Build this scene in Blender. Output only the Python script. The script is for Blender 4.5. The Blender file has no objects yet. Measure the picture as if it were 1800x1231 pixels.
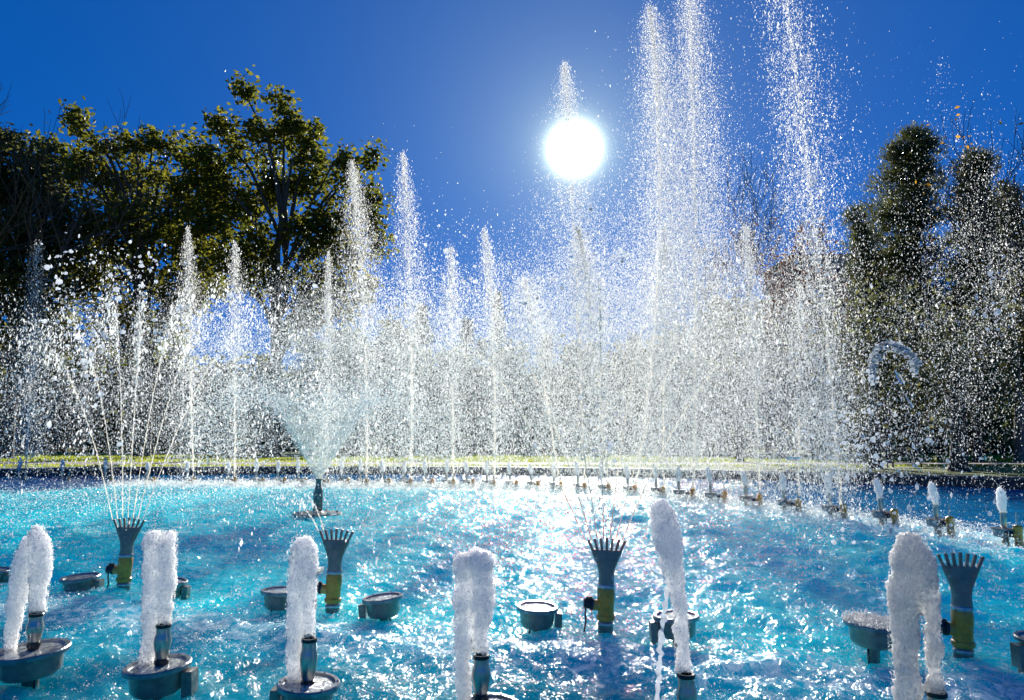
import bpy, math, random
import numpy as np
from mathutils import Vector, Matrix

RNG = np.random.default_rng(7)
random.seed(7)
SC = bpy.context.scene
COL = SC.collection

# ------------------------------------------------------------------ camera, world, sun, exposure
CAM_Z = 1.5
FPX = 1250.0
HORIZON = 780.0
PITCH = math.atan((HORIZON - 615.5) / FPX)
cam_data = bpy.data.cameras.new('camera')
cam_data.lens = FPX / 1800 * 36
cam_data.sensor_width = 36
cam_data.clip_start = 0.05
cam_data.clip_end = 3000
cam = bpy.data.objects.new('camera', cam_data)
cam.location = (0, 0, CAM_Z)
cam.rotation_euler = (math.pi / 2 + PITCH, 0, 0)
COL.objects.link(cam)
SC.camera = cam


def ray(px, py):
    a = (px - 900.0) / FPX
    b = -(py - 615.5) / FPX
    return np.array([a, math.cos(PITCH) - b * math.sin(PITCH), math.sin(PITCH) + b * math.cos(PITCH)])


def at(px, py, Y):
    """point seen at photo pixel (px, py) at distance Y along the ground"""
    r = ray(px, py)
    s = Y / r[1]
    return np.array([r[0] * s, Y, CAM_Z + r[2] * s])


def on_plane(px, py, z=0.0):
    r = ray(px, py)
    s = (z - CAM_Z) / r[2]
    return np.array([r[0] * s, r[1] * s, z])


SUN_DIR = Vector(ray(1010, 262)).normalized()
SUN_EL = math.asin(SUN_DIR.z)
SUN_AZ = math.atan2(SUN_DIR.x, SUN_DIR.y)

world = bpy.data.worlds.new('World')
SC.world = world
world.use_nodes = True
nt = world.node_tree
for n in list(nt.nodes):
    nt.nodes.remove(n)
w_out = nt.nodes.new('ShaderNodeOutputWorld')
w_bg = nt.nodes.new('ShaderNodeBackground')
w_sky = nt.nodes.new('ShaderNodeTexSky')
w_sky.sky_type = 'NISHITA'
w_sky.sun_disc = False
w_sky.sun_elevation = SUN_EL
w_sky.sun_rotation = SUN_AZ
w_sky.altitude = 600
w_sky.air_density = 1.0
w_sky.dust_density = 0.1
w_sky.ozone_density = 3.0
w_bg.inputs['Strength'].default_value = 0.078
w_tint = nt.nodes.new('ShaderNodeMix')
w_tint.data_type = 'RGBA'
w_tint.blend_type = 'MULTIPLY'
w_tint.inputs['Factor'].default_value = 1.0
w_tint.inputs['B'].default_value = (0.0, 0.45, 1.52, 1)
# the sun's own disc and the bright air round it, as a function of the angle from the sun
w_tc = nt.nodes.new('ShaderNodeTexCoord')
w_dot = nt.nodes.new('ShaderNodeVectorMath')
w_dot.operation = 'DOT_PRODUCT'
w_nrm = nt.nodes.new('ShaderNodeVectorMath')
w_nrm.operation = 'NORMALIZE'
w_dot.inputs[1].default_value = SUN_DIR
w_acos = nt.nodes.new('ShaderNodeMath')
w_acos.operation = 'ARCCOSINE'
nt.links.new(w_tc.outputs['Generated'], w_nrm.inputs[0])
nt.links.new(w_nrm.outputs[0], w_dot.inputs[0])
nt.links.new(w_dot.outputs['Value'], w_acos.inputs[0])


def w_exp(amp, sigma):
    m = nt.nodes.new('ShaderNodeMath'); m.operation = 'MULTIPLY'; m.inputs[1].default_value = -1.0 / sigma
    e = nt.nodes.new('ShaderNodeMath'); e.operation = 'EXPONENT'
    a = nt.nodes.new('ShaderNodeMath'); a.operation = 'MULTIPLY'; a.inputs[1].default_value = amp
    nt.links.new(w_acos.outputs[0], m.inputs[0]); nt.links.new(m.outputs[0], e.inputs[0]); nt.links.new(e.outputs[0], a.inputs[0])
    return a.outputs[0]


def w_add(a, b):
    m = nt.nodes.new('ShaderNodeMath'); m.operation = 'ADD'
    nt.links.new(a, m.inputs[0]); nt.links.new(b, m.inputs[1])
    return m.outputs[0]


w_wide = w_add(w_exp(3.5, 0.045), w_exp(2.0, 0.165))
w_core = w_exp(1400.0, 0.0070)
w_glow = w_add(w_wide, w_core)
w_mulc = nt.nodes.new('ShaderNodeMix')
w_mulc.data_type = 'RGBA'; w_mulc.blend_type = 'MIX'
w_mulc.inputs['A'].default_value = (0, 0, 0, 1)
w_mulc.inputs['B'].default_value = (0.86, 1.0, 0.68, 1)
w_mulc.clamp_factor = False
nt.links.new(w_glow, w_mulc.inputs['Factor'])
w_sum = nt.nodes.new('ShaderNodeMix')
w_sum.data_type = 'RGBA'; w_sum.blend_type = 'ADD'
w_sum.inputs['Factor'].default_value = 1.0
w_gam = nt.nodes.new('ShaderNodeGamma')
w_gam.inputs['Gamma'].default_value = 0.5
nt.links.new(w_sky.outputs['Color'], w_gam.inputs['Color'])
nt.links.new(w_gam.outputs['Color'], w_tint.inputs['A'])
nt.links.new(w_tint.outputs['Result'], w_sum.inputs['A'])
nt.links.new(w_mulc.outputs['Result'], w_sum.inputs['B'])
nt.links.new(w_sum.outputs['Result'], w_bg.inputs['Color'])
nt.links.new(w_bg.outputs[0], w_out.inputs['Surface'])

sun_data = bpy.data.lights.new('sun', 'SUN')
sun_data.energy = 5.0
sun_data.angle = math.radians(0.55)
sun_data.color = (1.0, 0.95, 0.87)
sun = bpy.data.objects.new('sun', sun_data)
sun.rotation_euler = SUN_DIR.to_track_quat('Z', 'Y').to_euler()
sun.location = (0, 0, 60)
COL.objects.link(sun)

SC.view_settings.view_transform = 'Standard'
SC.view_settings.look = 'None'
SC.view_settings.exposure = 0.75
SC.view_settings.gamma = 1.0
SC.view_settings.use_curve_mapping = False
SC.render.engine = 'CYCLES'
SC.cycles.use_denoising = True
SC.cycles.denoiser = 'OPENIMAGEDENOISE'
SC.cycles.max_bounces = 10
SC.cycles.diffuse_bounces = 7
SC.cycles.glossy_bounces = 3
SC.cycles.transmission_bounces = 6
SC.cycles.transparent_max_bounces = 8
SC.cycles.sample_clamp_indirect = 4.0
SC.cycles.caustics_reflective = False
SC.cycles.caustics_refractive = False

# ------------------------------------------------------------------ helpers


def tag(o, label=None, cat=None, group=None, kind=None):
    if label: o['label'] = label
    if cat: o['category'] = cat
    if group: o['group'] = group
    if kind: o['kind'] = kind
    return o


def empty(name, loc, label, cat, group=None):
    o = bpy.data.objects.new(name, None)
    COL.objects.link(o)
    o.location = loc
    o.empty_display_size = 0.1
    return tag(o, label, cat, group)


def link_mesh(name, me, m, parent=None, smooth=False):
    if m is not None:
        me.materials.append(m)
    if smooth:
        me.polygons.foreach_set('use_smooth', np.ones(len(me.polygons), dtype=bool))
    o = bpy.data.objects.new(name, me)
    COL.objects.link(o)
    if parent is not None:
        o.parent = parent
    return o


def np_mesh(name, verts, faces):
    """faces: (n,3) or (n,4) int array"""
    me = bpy.data.meshes.new(name)
    verts = np.ascontiguousarray(verts, dtype=np.float32)
    faces = np.ascontiguousarray(faces, dtype=np.int32)
    n, k = faces.shape
    me.vertices.add(len(verts))
    me.vertices.foreach_set('co', verts.ravel())
    me.loops.add(n * k)
    me.loops.foreach_set('vertex_index', faces.ravel())
    me.polygons.add(n)
    me.polygons.foreach_set('loop_start', np.arange(0, n * k, k, dtype=np.int32))
    me.update(calc_edges=True)
    return me


class MB:
    """collects tubes, lathes and boxes; builds ONE mesh object"""

    def __init__(self):
        self.v = []
        self.f = []

    def add(self, vs, fs):
        o = len(self.v)
        self.v.extend([tuple(map(float, p)) for p in vs])
        self.f.extend([tuple(i + o for i in f) for f in fs])

    def box(self, c, s, rot=None):
        c = Vector(c)
        R = rot if rot is not None else Matrix.Identity(3)
        vs = []
        for x in (-.5, .5):
            for y in (-.5, .5):
                for z in (-.5, .5):
                    vs.append(c + R @ Vector((x * s[0], y * s[1], z * s[2])))
        self.add(vs, [(0, 1, 3, 2), (4, 6, 7, 5), (0, 4, 5, 1), (2, 3, 7, 6), (0, 2, 6, 4), (1, 5, 7, 3)])

    def tube(self, pts, rad, n=8, cap=True, sx=1.0, sy=1.0):
        pts = [Vector(p) for p in pts]
        if not hasattr(rad, '__len__'): rad = [rad] * len(pts)
        vs = []
        prev = None
        for i, p in enumerate(pts):
            d = (pts[min(i + 1, len(pts) - 1)] - pts[max(i - 1, 0)])
            if d.length < 1e-9: d = Vector((0, 0, 1))
            d.normalize()
            if prev is None:
                a = Vector((1, 0, 0)) if abs(d.x) < 0.8 else Vector((0, 1, 0))
            else:
                a = prev
            u = (a - d * a.dot(d)).normalized()
            w = d.cross(u)
            prev = u
            for k in range(n):
                t = 2 * math.pi * k / n
                vs.append(p + (u * math.cos(t) * sx + w * math.sin(t) * sy) * rad[i])
        fs = []
        for i in range(len(pts) - 1):
            for k in range(n):
                a, b = i * n + k, i * n + (k + 1) % n
                fs.append((a, b, b + n, a + n))
        if cap:
            fs.append(tuple(range(n - 1, -1, -1)))
            fs.append(tuple(range((len(pts) - 1) * n, len(pts) * n)))
        self.add(vs, fs)

    def lathe(self, prof, n=24, c=(0, 0, 0), cap=True):
        vs = []
        for r, z in prof:
            for k in range(n):
                t = 2 * math.pi * k / n
                vs.append((c[0] + r * math.cos(t), c[1] + r * math.sin(t), c[2] + z))
        fs = []
        for i in range(len(prof) - 1):
            for k in range(n):
                a, b = i * n + k, i * n + (k + 1) % n
                fs.append((a, b, b + n, a + n))
        if cap:
            fs.append(tuple(range(n - 1, -1, -1)))
            fs.append(tuple(range((len(prof) - 1) * n, len(prof) * n)))
        self.add(vs, fs)

    def mesh(self, name):
        me = bpy.data.meshes.new(name)
        me.from_pydata(self.v, [], self.f)
        me.update()
        return me

    def build(self, name, m, parent=None, smooth=False, bevel=0.0):
        me = self.mesh(name)
        o = link_mesh(name, me, m, parent, smooth)
        if bevel:
            b = o.modifiers.new('bevel', 'BEVEL')
            b.width = bevel
            b.segments = 2
            b.limit_method = 'ANGLE'
        if smooth:
            try:
                me.set_sharp_from_angle(angle=math.radians(35))
            except Exception:
                pass
        return o


# ------------------------------------------------------------------ materials


def new_mat(name):
    m = bpy.data.materials.new(name)
    m.use_nodes = True
    t = m.node_tree
    for n in list(t.nodes): t.nodes.remove(n)
    out = t.nodes.new('ShaderNodeOutputMaterial')
    return m, t, out


def N(t, kind, **kw):
    n = t.nodes.new(kind)
    for k, v in kw.items():
        if k in n.inputs: n.inputs[k].default_value = v
        else: setattr(n, k, v)
    return n


def noise_ramp(t, scale, cols, detail=5.0, coord='Object', stretch=None):
    tc = N(t, 'ShaderNodeTexCoord')
    src = tc.outputs[coord]
    if stretch:
        mp = N(t, 'ShaderNodeMapping')
        mp.inputs['Scale'].default_value = stretch
        t.links.new(src, mp.inputs['Vector'])
        src = mp.outputs[0]
    no = N(t, 'ShaderNodeTexNoise', Scale=scale, Detail=detail, Roughness=0.6)
    t.links.new(src, no.inputs['Vector'])
    r = N(t, 'ShaderNodeValToRGB')
    el = r.color_ramp.elements
    while len(el) < len(cols): el.new(0.5)
    for e, (p, c) in zip(el, cols):
        e.position = p
        e.color = (*c, 1)
    t.links.new(no.outputs['Fac'], r.inputs['Fac'])
    return r.outputs['Color'], no.outputs['Fac'], src


def mat_solid(name, cols, scale=8, rough=0.6, metal=0.0, bump=0.2, bscale=40, spec=0.5, stretch=None, coat=0.0):
    m, t, out = new_mat(name)
    p = N(t, 'ShaderNodeBsdfPrincipled')
    c, fac, src = noise_ramp(t, scale, cols, stretch=stretch)
    t.links.new(c, p.inputs['Base Color'])
    p.inputs['Roughness'].default_value = rough
    p.inputs['Metallic'].default_value = metal
    p.inputs['Specular IOR Level'].default_value = spec
    p.inputs['Coat Weight'].default_value = coat
    p.inputs['Coat Roughness'].default_value = 0.08
    if bump:
        no = N(t, 'ShaderNodeTexNoise', Scale=bscale, Detail=6.0)
        t.links.new(src, no.inputs['Vector'])
        b = N(t, 'ShaderNodeBump', Strength=bump, Distance=0.02)
        t.links.new(no.outputs['Fac'], b.inputs['Height'])
        t.links.new(b.outputs[0], p.inputs['Normal'])
    t.links.new(p.outputs[0], out.inputs['Surface'])
    return m


def mat_leafy(name, cols, trans, scale=0.6, mix=0.5, rough=0.5):
    m, t, out = new_mat(name)
    c, fac, src = noise_ramp(t, scale, cols, detail=3.0)
    no2 = N(t, 'ShaderNodeTexNoise', Scale=scale * 9, Detail=2.0)
    t.links.new(src, no2.inputs['Vector'])
    d = N(t, 'ShaderNodeBsdfPrincipled', Roughness=rough)
    d.inputs['Specular IOR Level'].default_value = 0.25
    tr = N(t, 'ShaderNodeBsdfTranslucent')
    mul = N(t, 'ShaderNodeMix', data_type='RGBA', blend_type='MIX')
    r2 = N(t, 'ShaderNodeValToRGB')
    r2.color_ramp.elements[0].position = 0.35
    r2.color_ramp.elements[1].position = 0.68
    t.links.new(no2.outputs['Fac'], r2.inputs['Fac'])
    mul.inputs['A'].default_value = (*trans[0], 1)
    mul.inputs['B'].default_value = (*trans[1], 1)
    t.links.new(r2.outputs['Color'], mul.inputs['Factor'])
    t.links.new(c, d.inputs['Base Color'])
    t.links.new(mul.outputs['Result'], tr.inputs['Color'])
    mx = N(t, 'ShaderNodeMixShader')
    mx.inputs[0].default_value = mix
    t.links.new(d.outputs[0], mx.inputs[1])
    t.links.new(tr.outputs[0], mx.inputs[2])
    t.links.new(mx.outputs[0], out.inputs['Surface'])
    return m


def mat_droplet(name, col=(0.86, 0.86, 0.82), dif=0.25):
    m, t, out = new_mat(name)
    tr = N(t, 'ShaderNodeBsdfTranslucent')
    tr.inputs['Color'].default_value = (*col, 1)
    d = N(t, 'ShaderNodeBsdfDiffuse')
    d.inputs['Color'].default_value = (*[c * 0.9 for c in col], 1)
    mx = N(t, 'ShaderNodeMixShader')
    mx.inputs[0].default_value = dif
    t.links.new(tr.outputs[0], mx.inputs[1])
    t.links.new(d.outputs[0], mx.inputs[2])
    g = N(t, 'ShaderNodeBsdfGlossy', Roughness=0.12)
    mx2 = N(t, 'ShaderNodeMixShader')
    mx2.inputs[0].default_value = 0.12
    t.links.new(mx.outputs[0], mx2.inputs[1])
    t.links.new(g.outputs[0], mx2.inputs[2])
    t.links.new(mx2.outputs[0], out.inputs['Surface'])
    return m


def mat_glasswater(name, tint=(0.95, 0.99, 1.0), milk=0.0, rough=0.02):
    m, t, out = new_mat(name)
    g = N(t, 'ShaderNodeBsdfPrincipled', Roughness=rough, IOR=1.33)
    g.inputs['Base Color'].default_value = (*tint, 1)
    g.inputs['Transmission Weight'].default_value = 1.0
    if name == 'clear_water':
        tp = N(t, 'ShaderNodeBsdfTransparent')
        mz = N(t, 'ShaderNodeMixShader')
        mz.inputs[0].default_value = 0.75
        t.links.new(tp.outputs[0], mz.inputs[1])
        t.links.new(g.outputs[0], mz.inputs[2])
        t.links.new(mz.outputs[0], out.inputs['Surface'])
        return m
    if milk:
        tr = N(t, 'ShaderNodeBsdfTranslucent')
        tr.inputs['Color'].default_value = (0.92, 0.95, 1, 1)
        mx = N(t, 'ShaderNodeMixShader')
        mx.inputs[0].default_value = milk
        t.links.new(g.outputs[0], mx.inputs[1])
        t.links.new(tr.outputs[0], mx.inputs[2])
        t.links.new(mx.outputs[0], out.inputs['Surface'])
    else:
        t.links.new(g.outputs[0], out.inputs['Surface'])
    return m


def mat_foam(name, clear=0.0):
    # aerated water: bubbles drawn out along the fall
    m, t, out = new_mat(name)
    tc = N(t, 'ShaderNodeTexCoord')
    vo = N(t, 'ShaderNodeTexVoronoi', Scale=95.0)
    vo.feature = 'SMOOTH_F1'
    vo.inputs['Smoothness'].default_value = 0.25
    vo2 = N(t, 'ShaderNodeTexVoronoi', Scale=230.0)
    mp = N(t, 'ShaderNodeMapping')
    mp.inputs['Scale'].default_value = (1.0, 1.0, 0.45)
    t.links.new(tc.outputs['Object'], mp.inputs['Vector'])
    t.links.new(mp.outputs[0], vo.inputs['Vector'])
    t.links.new(tc.outputs['Object'], vo2.inputs['Vector'])
    ad = N(t, 'ShaderNodeMath', operation='MULTIPLY_ADD')
    ad.inputs[1].default_value = 0.35
    t.links.new(vo2.outputs['Distance'], ad.inputs[0])
    t.links.new(vo.outputs['Distance'], ad.inputs[2])
    b = N(t, 'ShaderNodeBump', Strength=1.0, Distance=0.012)
    b.invert = True
    t.links.new(ad.outputs[0], b.inputs['Height'])
    p = N(t, 'ShaderNodeBsdfPrincipled', Roughness=0.28, IOR=1.33)
    p.inputs['Base Color'].default_value = (0.97, 0.955, 0.90, 1)
    p.inputs['Subsurface Weight'].default_value = 1.0
    p.inputs['Subsurface Radius'].default_value = (1.0, 1.0, 1.0)
    p.inputs['Subsurface Scale'].default_value = 0.3
    if clear:
        p.inputs['Transmission Weight'].default_value = clear
    t.links.new(b.outputs[0], p.inputs['Normal'])
    if clear:
        tp = N(t, 'ShaderNodeBsdfTransparent')
        mz = N(t, 'ShaderNodeMixShader')
        rr = N(t, 'ShaderNodeMapRange')
        rr.inputs['From Min'].default_value = 0.1
        rr.inputs['From Max'].default_value = 0.55
        rr.inputs['To Min'].default_value = 0.85
        rr.inputs['To Max'].default_value = 1.0
        t.links.new(vo.outputs['Distance'], rr.inputs['Value'])
        t.links.new(rr.outputs[0], mz.inputs[0])
        t.links.new(tp.outputs[0], mz.inputs[1])
        t.links.new(p.outputs[0], mz.inputs[2])
        t.links.new(mz.outputs[0], out.inputs['Surface'])
    else:
        t.links.new(p.outputs[0], out.inputs['Surface'])
    return m


M = {}
M['steel'] = mat_solid('brushed_steel', [(0.3, (0.36, 0.35, 0.31)), (0.7, (0.60, 0.57, 0.50))], 6, rough=0.3, metal=1.0, bump=0.1, bscale=60, stretch=(1, 1, 0.1))
M['black'] = mat_solid('black_rubber', [(0.3, (0.012, 0.012, 0.016)), (0.7, (0.03, 0.03, 0.035))], 12, rough=0.25, bump=0.1)
M['greyplastic'] = mat_solid('wet_grey_plastic', [(0.3, (0.17, 0.145, 0.11)), (0.55, (0.30, 0.26, 0.20)), (0.66, (0.32, 0.28, 0.215)), (0.75, (0.55, 0.52, 0.46))], 12, rough=0.28, bump=0.3, bscale=25, coat=0.6)
M['rimgrey'] = mat_solid('light_rim_metal', [(0.3, (0.16, 0.18, 0.19)), (0.7, (0.34, 0.36, 0.37))], 14, rough=0.3, metal=0.5, bump=0.25, bscale=50, coat=0.4)
M['lens'] = mat_solid('wet_lens_glass', [(0.35, (0.22, 0.25, 0.25)), (0.62, (0.62, 0.64, 0.62))], 22, rough=0.14, bump=0.8, bscale=45, coat=1.0)
M['nozzlegrey'] = mat_solid('slate_grey_casting', [(0.3, (0.16, 0.14, 0.11)), (0.55, (0.27, 0.235, 0.18)), (0.66, (0.29, 0.255, 0.20)), (0.74, (0.48, 0.46, 0.42))], 13, rough=0.42, bump=0.25, bscale=35, coat=0.3)
M['brass'] = mat_solid('yellow_brass', [(0.25, (0.26, 0.12, 0.015)), (0.42, (0.66, 0.29, 0.025)), (0.58, (0.92, 0.37, 0.03)), (0.70, (0.42, 0.30, 0.14))], 14, rough=0.38, metal=0.0, bump=0.3, bscale=40, coat=0.4)
M['clamp'] = mat_solid('clamp_steel', [(0.3, (0.35, 0.37, 0.38)), (0.7, (0.6, 0.62, 0.62))], 12, rough=0.25, metal=0.9, bump=0.1)
M['drop'] = mat_droplet('lit_droplets')
M['warmdrop'] = mat_droplet('funnel_droplets', col=(0.98, 0.96, 0.92), dif=0.1)
M['dropblue'] = mat_droplet('shaded_droplets', col=(0.9, 0.95, 1.0), dif=0.5)
M['glass'] = mat_glasswater('clear_water')
M['stream'] = mat_glasswater('stream_water', milk=0.62, rough=0.08)
M['foam'] = mat_foam('white_froth')
M['clearfoam'] = mat_foam('bubbly_froth', clear=0.45)
M['bubble'] = mat_glasswater('bubble_skin', milk=0.45, rough=0.05)
M['bark'] = mat_solid('grey_bark', [(0.3, (0.035, 0.028, 0.022)), (0.7, (0.11, 0.09, 0.07))], 3, rough=0.9, bump=0.8, bscale=9, stretch=(1, 1, 0.25))
M['palebark'] = mat_solid('pale_bark', [(0.3, (0.10, 0.09, 0.07)), (0.7, (0.26, 0.24, 0.20))], 2.5, rough=0.9, bump=0.6, bscale=9, stretch=(1, 1, 0.3))
M['twig'] = mat_solid('bare_twigs', [(0.3, (0.05, 0.035, 0.03)), (0.7, (0.12, 0.075, 0.06))], 2, rough=0.9, bump=0)
M['leaf'] = mat_leafy('broad_leaves', [(0.3, (0.06, 0.085, 0.018)), (0.55, (0.10, 0.115, 0.022)), (0.75, (0.16, 0.14, 0.03))], [(0.09, 0.12, 0.018), (0.30, 0.27, 0.025)], 0.22, 0.62)
M['leafdark'] = mat_leafy('dark_leaves', [(0.3, (0.03, 0.042, 0.018)), (0.7, (0.065, 0.075, 0.03))], [(0.10, 0.12, 0.035), (0.25, 0.24, 0.07)], 0.2, 0.5)
M['needle'] = mat_leafy('pine_needles', [(0.3, (0.03, 0.045, 0.018)), (0.7, (0.07, 0.08, 0.03))], [(0.08, 0.11, 0.03), (0.22, 0.21, 0.06)], 0.4, 0.4)
M['rust'] = mat_leafy('rust_leaves', [(0.3, (0.09, 0.035, 0.025)), (0.7, (0.16, 0.075, 0.04))], [(0.20, 0.07, 0.04), (0.30, 0.14, 0.06)], 0.5, 0.4)
M['orange'] = mat_leafy('orange_leaves', [(0.3, (0.30, 0.13, 0.02)), (0.7, (0.42, 0.24, 0.03))], [(0.55, 0.26, 0.02), (0.7, 0.42, 0.05)], 0.8, 0.5)
M['yellowbush'] = mat_leafy('pale_bush_leaves', [(0.3, (0.09, 0.12, 0.04)), (0.7, (0.16, 0.20, 0.07))], [(0.18, 0.24, 0.06), (0.30, 0.34, 0.1)], 0.5, 0.45)
M['grassblade'] = mat_leafy('grass_blades', [(0.3, (0.07, 0.11, 0.015)), (0.7, (0.12, 0.16, 0.02))], [(0.40, 0.50, 0.03), (0.60, 0.62, 0.04)], 0.3, 0.55)
M['stonewall'] = mat_solid('dark_pool_stone', [(0.3, (0.028, 0.03, 0.036)), (0.7, (0.075, 0.078, 0.088))], 1.5, rough=0.7, bump=0.4, bscale=12)
M['coping'] = mat_solid('coping_stone', [(0.3, (0.07, 0.07, 0.075)), (0.7, (0.14, 0.14, 0.14))], 2, rough=0.65, bump=0.3, bscale=14)
M['path'] = mat_solid('pale_path', [(0.3, (0.24, 0.20, 0.16)), (0.7, (0.36, 0.31, 0.26))], 1.2, rough=0.85, bump=0.3, bscale=20)
M['lawn'] = mat_solid('lawn_soil', [(0.3, (0.13, 0.17, 0.02)), (0.7, (0.22, 0.25, 0.03))], 0.7, rough=0.9, bump=0.6, bscale=30)
M['paving'] = mat_solid('grey_paving', [(0.3, (0.30, 0.28, 0.25)), (0.7, (0.44, 0.41, 0.37))], 1.5, rough=0.8, bump=0.3, bscale=20)  # pale tone chosen to bounce neutral light; the paving itself is out of view
M['render'] = mat_solid('grey_facade', [(0.3, (0.20, 0.19, 0.21)), (0.7, (0.28, 0.27, 0.29))], 0.3, rough=0.85, bump=0.2, bscale=2)
M['window'] = mat_solid('dark_window', [(0.3, (0.02, 0.025, 0.03)), (0.7, (0.05, 0.06, 0.07))], 0.5, rough=0.1, bump=0)
M['wood'] = mat_solid('bench_wood', [(0.3, (0.10, 0.055, 0.03)), (0.7, (0.18, 0.10, 0.05))], 3, rough=0.6, bump=0.3, stretch=(0.2, 1, 1))


m_, t__, out_ = new_mat('torn_film')
tr_ = N(t__, 'ShaderNodeBsdfTranslucent'); tr_.inputs['Color'].default_value = (0.98, 0.90, 0.76, 1)
tp_ = N(t__, 'ShaderNodeBsdfTransparent')
mx_ = N(t__, 'ShaderNodeMixShader'); mx_.inputs[0].default_value = 0.16
t__.links.new(tp_.outputs[0], mx_.inputs[1]); t__.links.new(tr_.outputs[0], mx_.inputs[2]); t__.links.new(mx_.outputs[0], out_.inputs['Surface'])
M['film'] = m_
m2_ = m_.copy()
m2_.name = 'thin_stream'
[n for n in m2_.node_tree.nodes if n.type == 'MIX_SHADER'][0].inputs[0].default_value = 0.42
M['thin'] = m2_
m3_ = m_.copy()
m3_.name = 'bright_stream'
[n for n in m3_.node_tree.nodes if n.type == 'MIX_SHADER'][0].inputs[0].default_value = 0.75
M['ropes'] = m3_


def mat_water():
    m, t, out = new_mat('pool_water')
    geo = N(t, 'ShaderNodeNewGeometry')
    p = N(t, 'ShaderNodeBsdfPrincipled', Roughness=0.09, IOR=1.33)
    p.inputs['Specular IOR Level'].default_value = 0.3
    sep = N(t, 'ShaderNodeSeparateXYZ')
    t.links.new(geo.outputs['Position'], sep.inputs[0])
    # the floor paint: lighter turquoise basin beyond the deeper near channel; past the ring, reflected sky is painted in as deep blue
    depth = N(t, 'ShaderNodeAttribute', attribute_name='basin')
    foamat = N(t, 'ShaderNodeAttribute', attribute_name='froth')
    n1 = N(t, 'ShaderNodeTexNoise', Scale=0.9, Detail=4.0)
    t.links.new(geo.outputs['Position'], n1.inputs['Vector'])
    ad = N(t, 'ShaderNodeMath', operation='MULTIPLY_ADD')
    ad.inputs[1].default_value = 0.35
    t.links.new(n1.outputs['Fac'], ad.inputs[0])
    sub = N(t, 'ShaderNodeMath', operation='SUBTRACT')
    sub.inputs[1].default_value = 0.175
    t.links.new(depth.outputs['Fac'], ad.inputs[2])
    t.links.new(ad.outputs[0], sub.inputs[0])
    r = N(t, 'ShaderNodeValToRGB')
    el = r.color_ramp.elements
    cols = [(0.0, (0.002, 0.26, 0.36)), (0.25, (0.003, 0.42, 0.56)), (0.42, (0.003, 0.66, 0.76)), (0.7, (0.004, 0.70, 0.78)), (0.85, (0.004, 0.24, 0.48)), (1.0, (0.004, 0.16, 0.36))]
    while len(el) < len(cols): el.new(0.5)
    for e, (q, c) in zip(el, cols):
        e.position = q
        e.color = (*c, 1)
    t.links.new(sub.outputs[0], r.inputs['Fac'])
    p.subsurface_method = 'BURLEY'
    p.inputs['Subsurface Weight'].default_value = 1.0
    p.inputs['Subsurface Radius'].default_value = (1.0, 1.0, 1.0)
    p.inputs['Subsurface Scale'].default_value = 0.7
    # froth patches
    n2 = N(t, 'ShaderNodeTexNoise', Scale=7.0, Detail=7.0, Roughness=0.75, Distortion=0.9)
    t.links.new(geo.outputs['Position'], n2.inputs['Vector'])
    fa = N(t, 'ShaderNodeMath', operation='ADD')
    t.links.new(n2.outputs['Fac'], fa.inputs[0])
    t.links.new(foamat.outputs['Fac'], fa.inputs[1])
    fr = N(t, 'ShaderNodeMapRange')
    fr.inputs['From Min'].default_value = 0.605
    fr.inputs['From Max'].default_value = 0.76
    t.links.new(fa.outputs[0], fr.inputs['Value'])
    mixc = N(t, 'ShaderNodeMix', data_type='RGBA')
    mixc.inputs['B'].default_value = (0.52, 0.76, 0.80, 1)
    t.links.new(fr.outputs[0], mixc.inputs['Factor'])
    t.links.new(r.outputs['Color'], mixc.inputs['A'])
    t.links.new(mixc.outputs['Result'], p.inputs['Base Color'])
    rg = N(t, 'ShaderNodeMapRange')
    rg.inputs['To Min'].default_value = 0.085
    rg.inputs['To Max'].default_value = 0.35
    t.links.new(fr.outputs[0], rg.inputs['Value'])
    t.links.new(rg.outputs[0], p.inputs['Roughness'])
    b1 = N(t, 'ShaderNodeTexNoise', Scale=8.0, Detail=3.0, Roughness=0.55, Distortion=1.2)
    b2 = N(t, 'ShaderNodeTexNoise', Scale=24.0, Detail=2.0, Roughness=0.5)
    t.links.new(geo.outputs['Position'], b1.inputs['Vector'])
    t.links.new(geo.outputs['Position'], b2.inputs['Vector'])
    bb = N(t, 'ShaderNodeBump', Strength=0.9, Distance=0.05)
    t.links.new(b1.outputs['Fac'], bb.inputs['Height'])
    bc = N(t, 'ShaderNodeBump', Strength=0.8, Distance=0.012)
    t.links.new(b2.outputs['Fac'], bc.inputs['Height'])
    t.links.new(bb.outputs[0], bc.inputs['Normal'])
    t.links.new(bc.outputs[0], p.inputs['Normal'])
    t.links.new(p.outputs[0], out.inputs['Surface'])
    return m


M['water'] = mat_water()

# ------------------------------------------------------------------ the setting: pool, ground, path
PC = np.array([-9.0, 2.0])
PR = 34.0
NEAR_Y = 1.3


def pool_outline(n=160, off=0.0):
    """far arc of the round basin closed by a straight near edge"""
    R = PR + off
    y0 = NEAR_Y - off
    a0 = math.asin((y0 - PC[1]) / R)
    pts = []
    for i in range(n + 1):
        a = a0 + (math.pi - 2 * a0) * i / n
        pts.append((PC[0] + R * math.cos(a), PC[1] + R * math.sin(a)))
    k = 40
    xa, xb = pts[-1][0], pts[0][0]
    for i in range(1, k):
        pts.append((xa + (xb - xa) * i / k, y0))
    return pts


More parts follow.
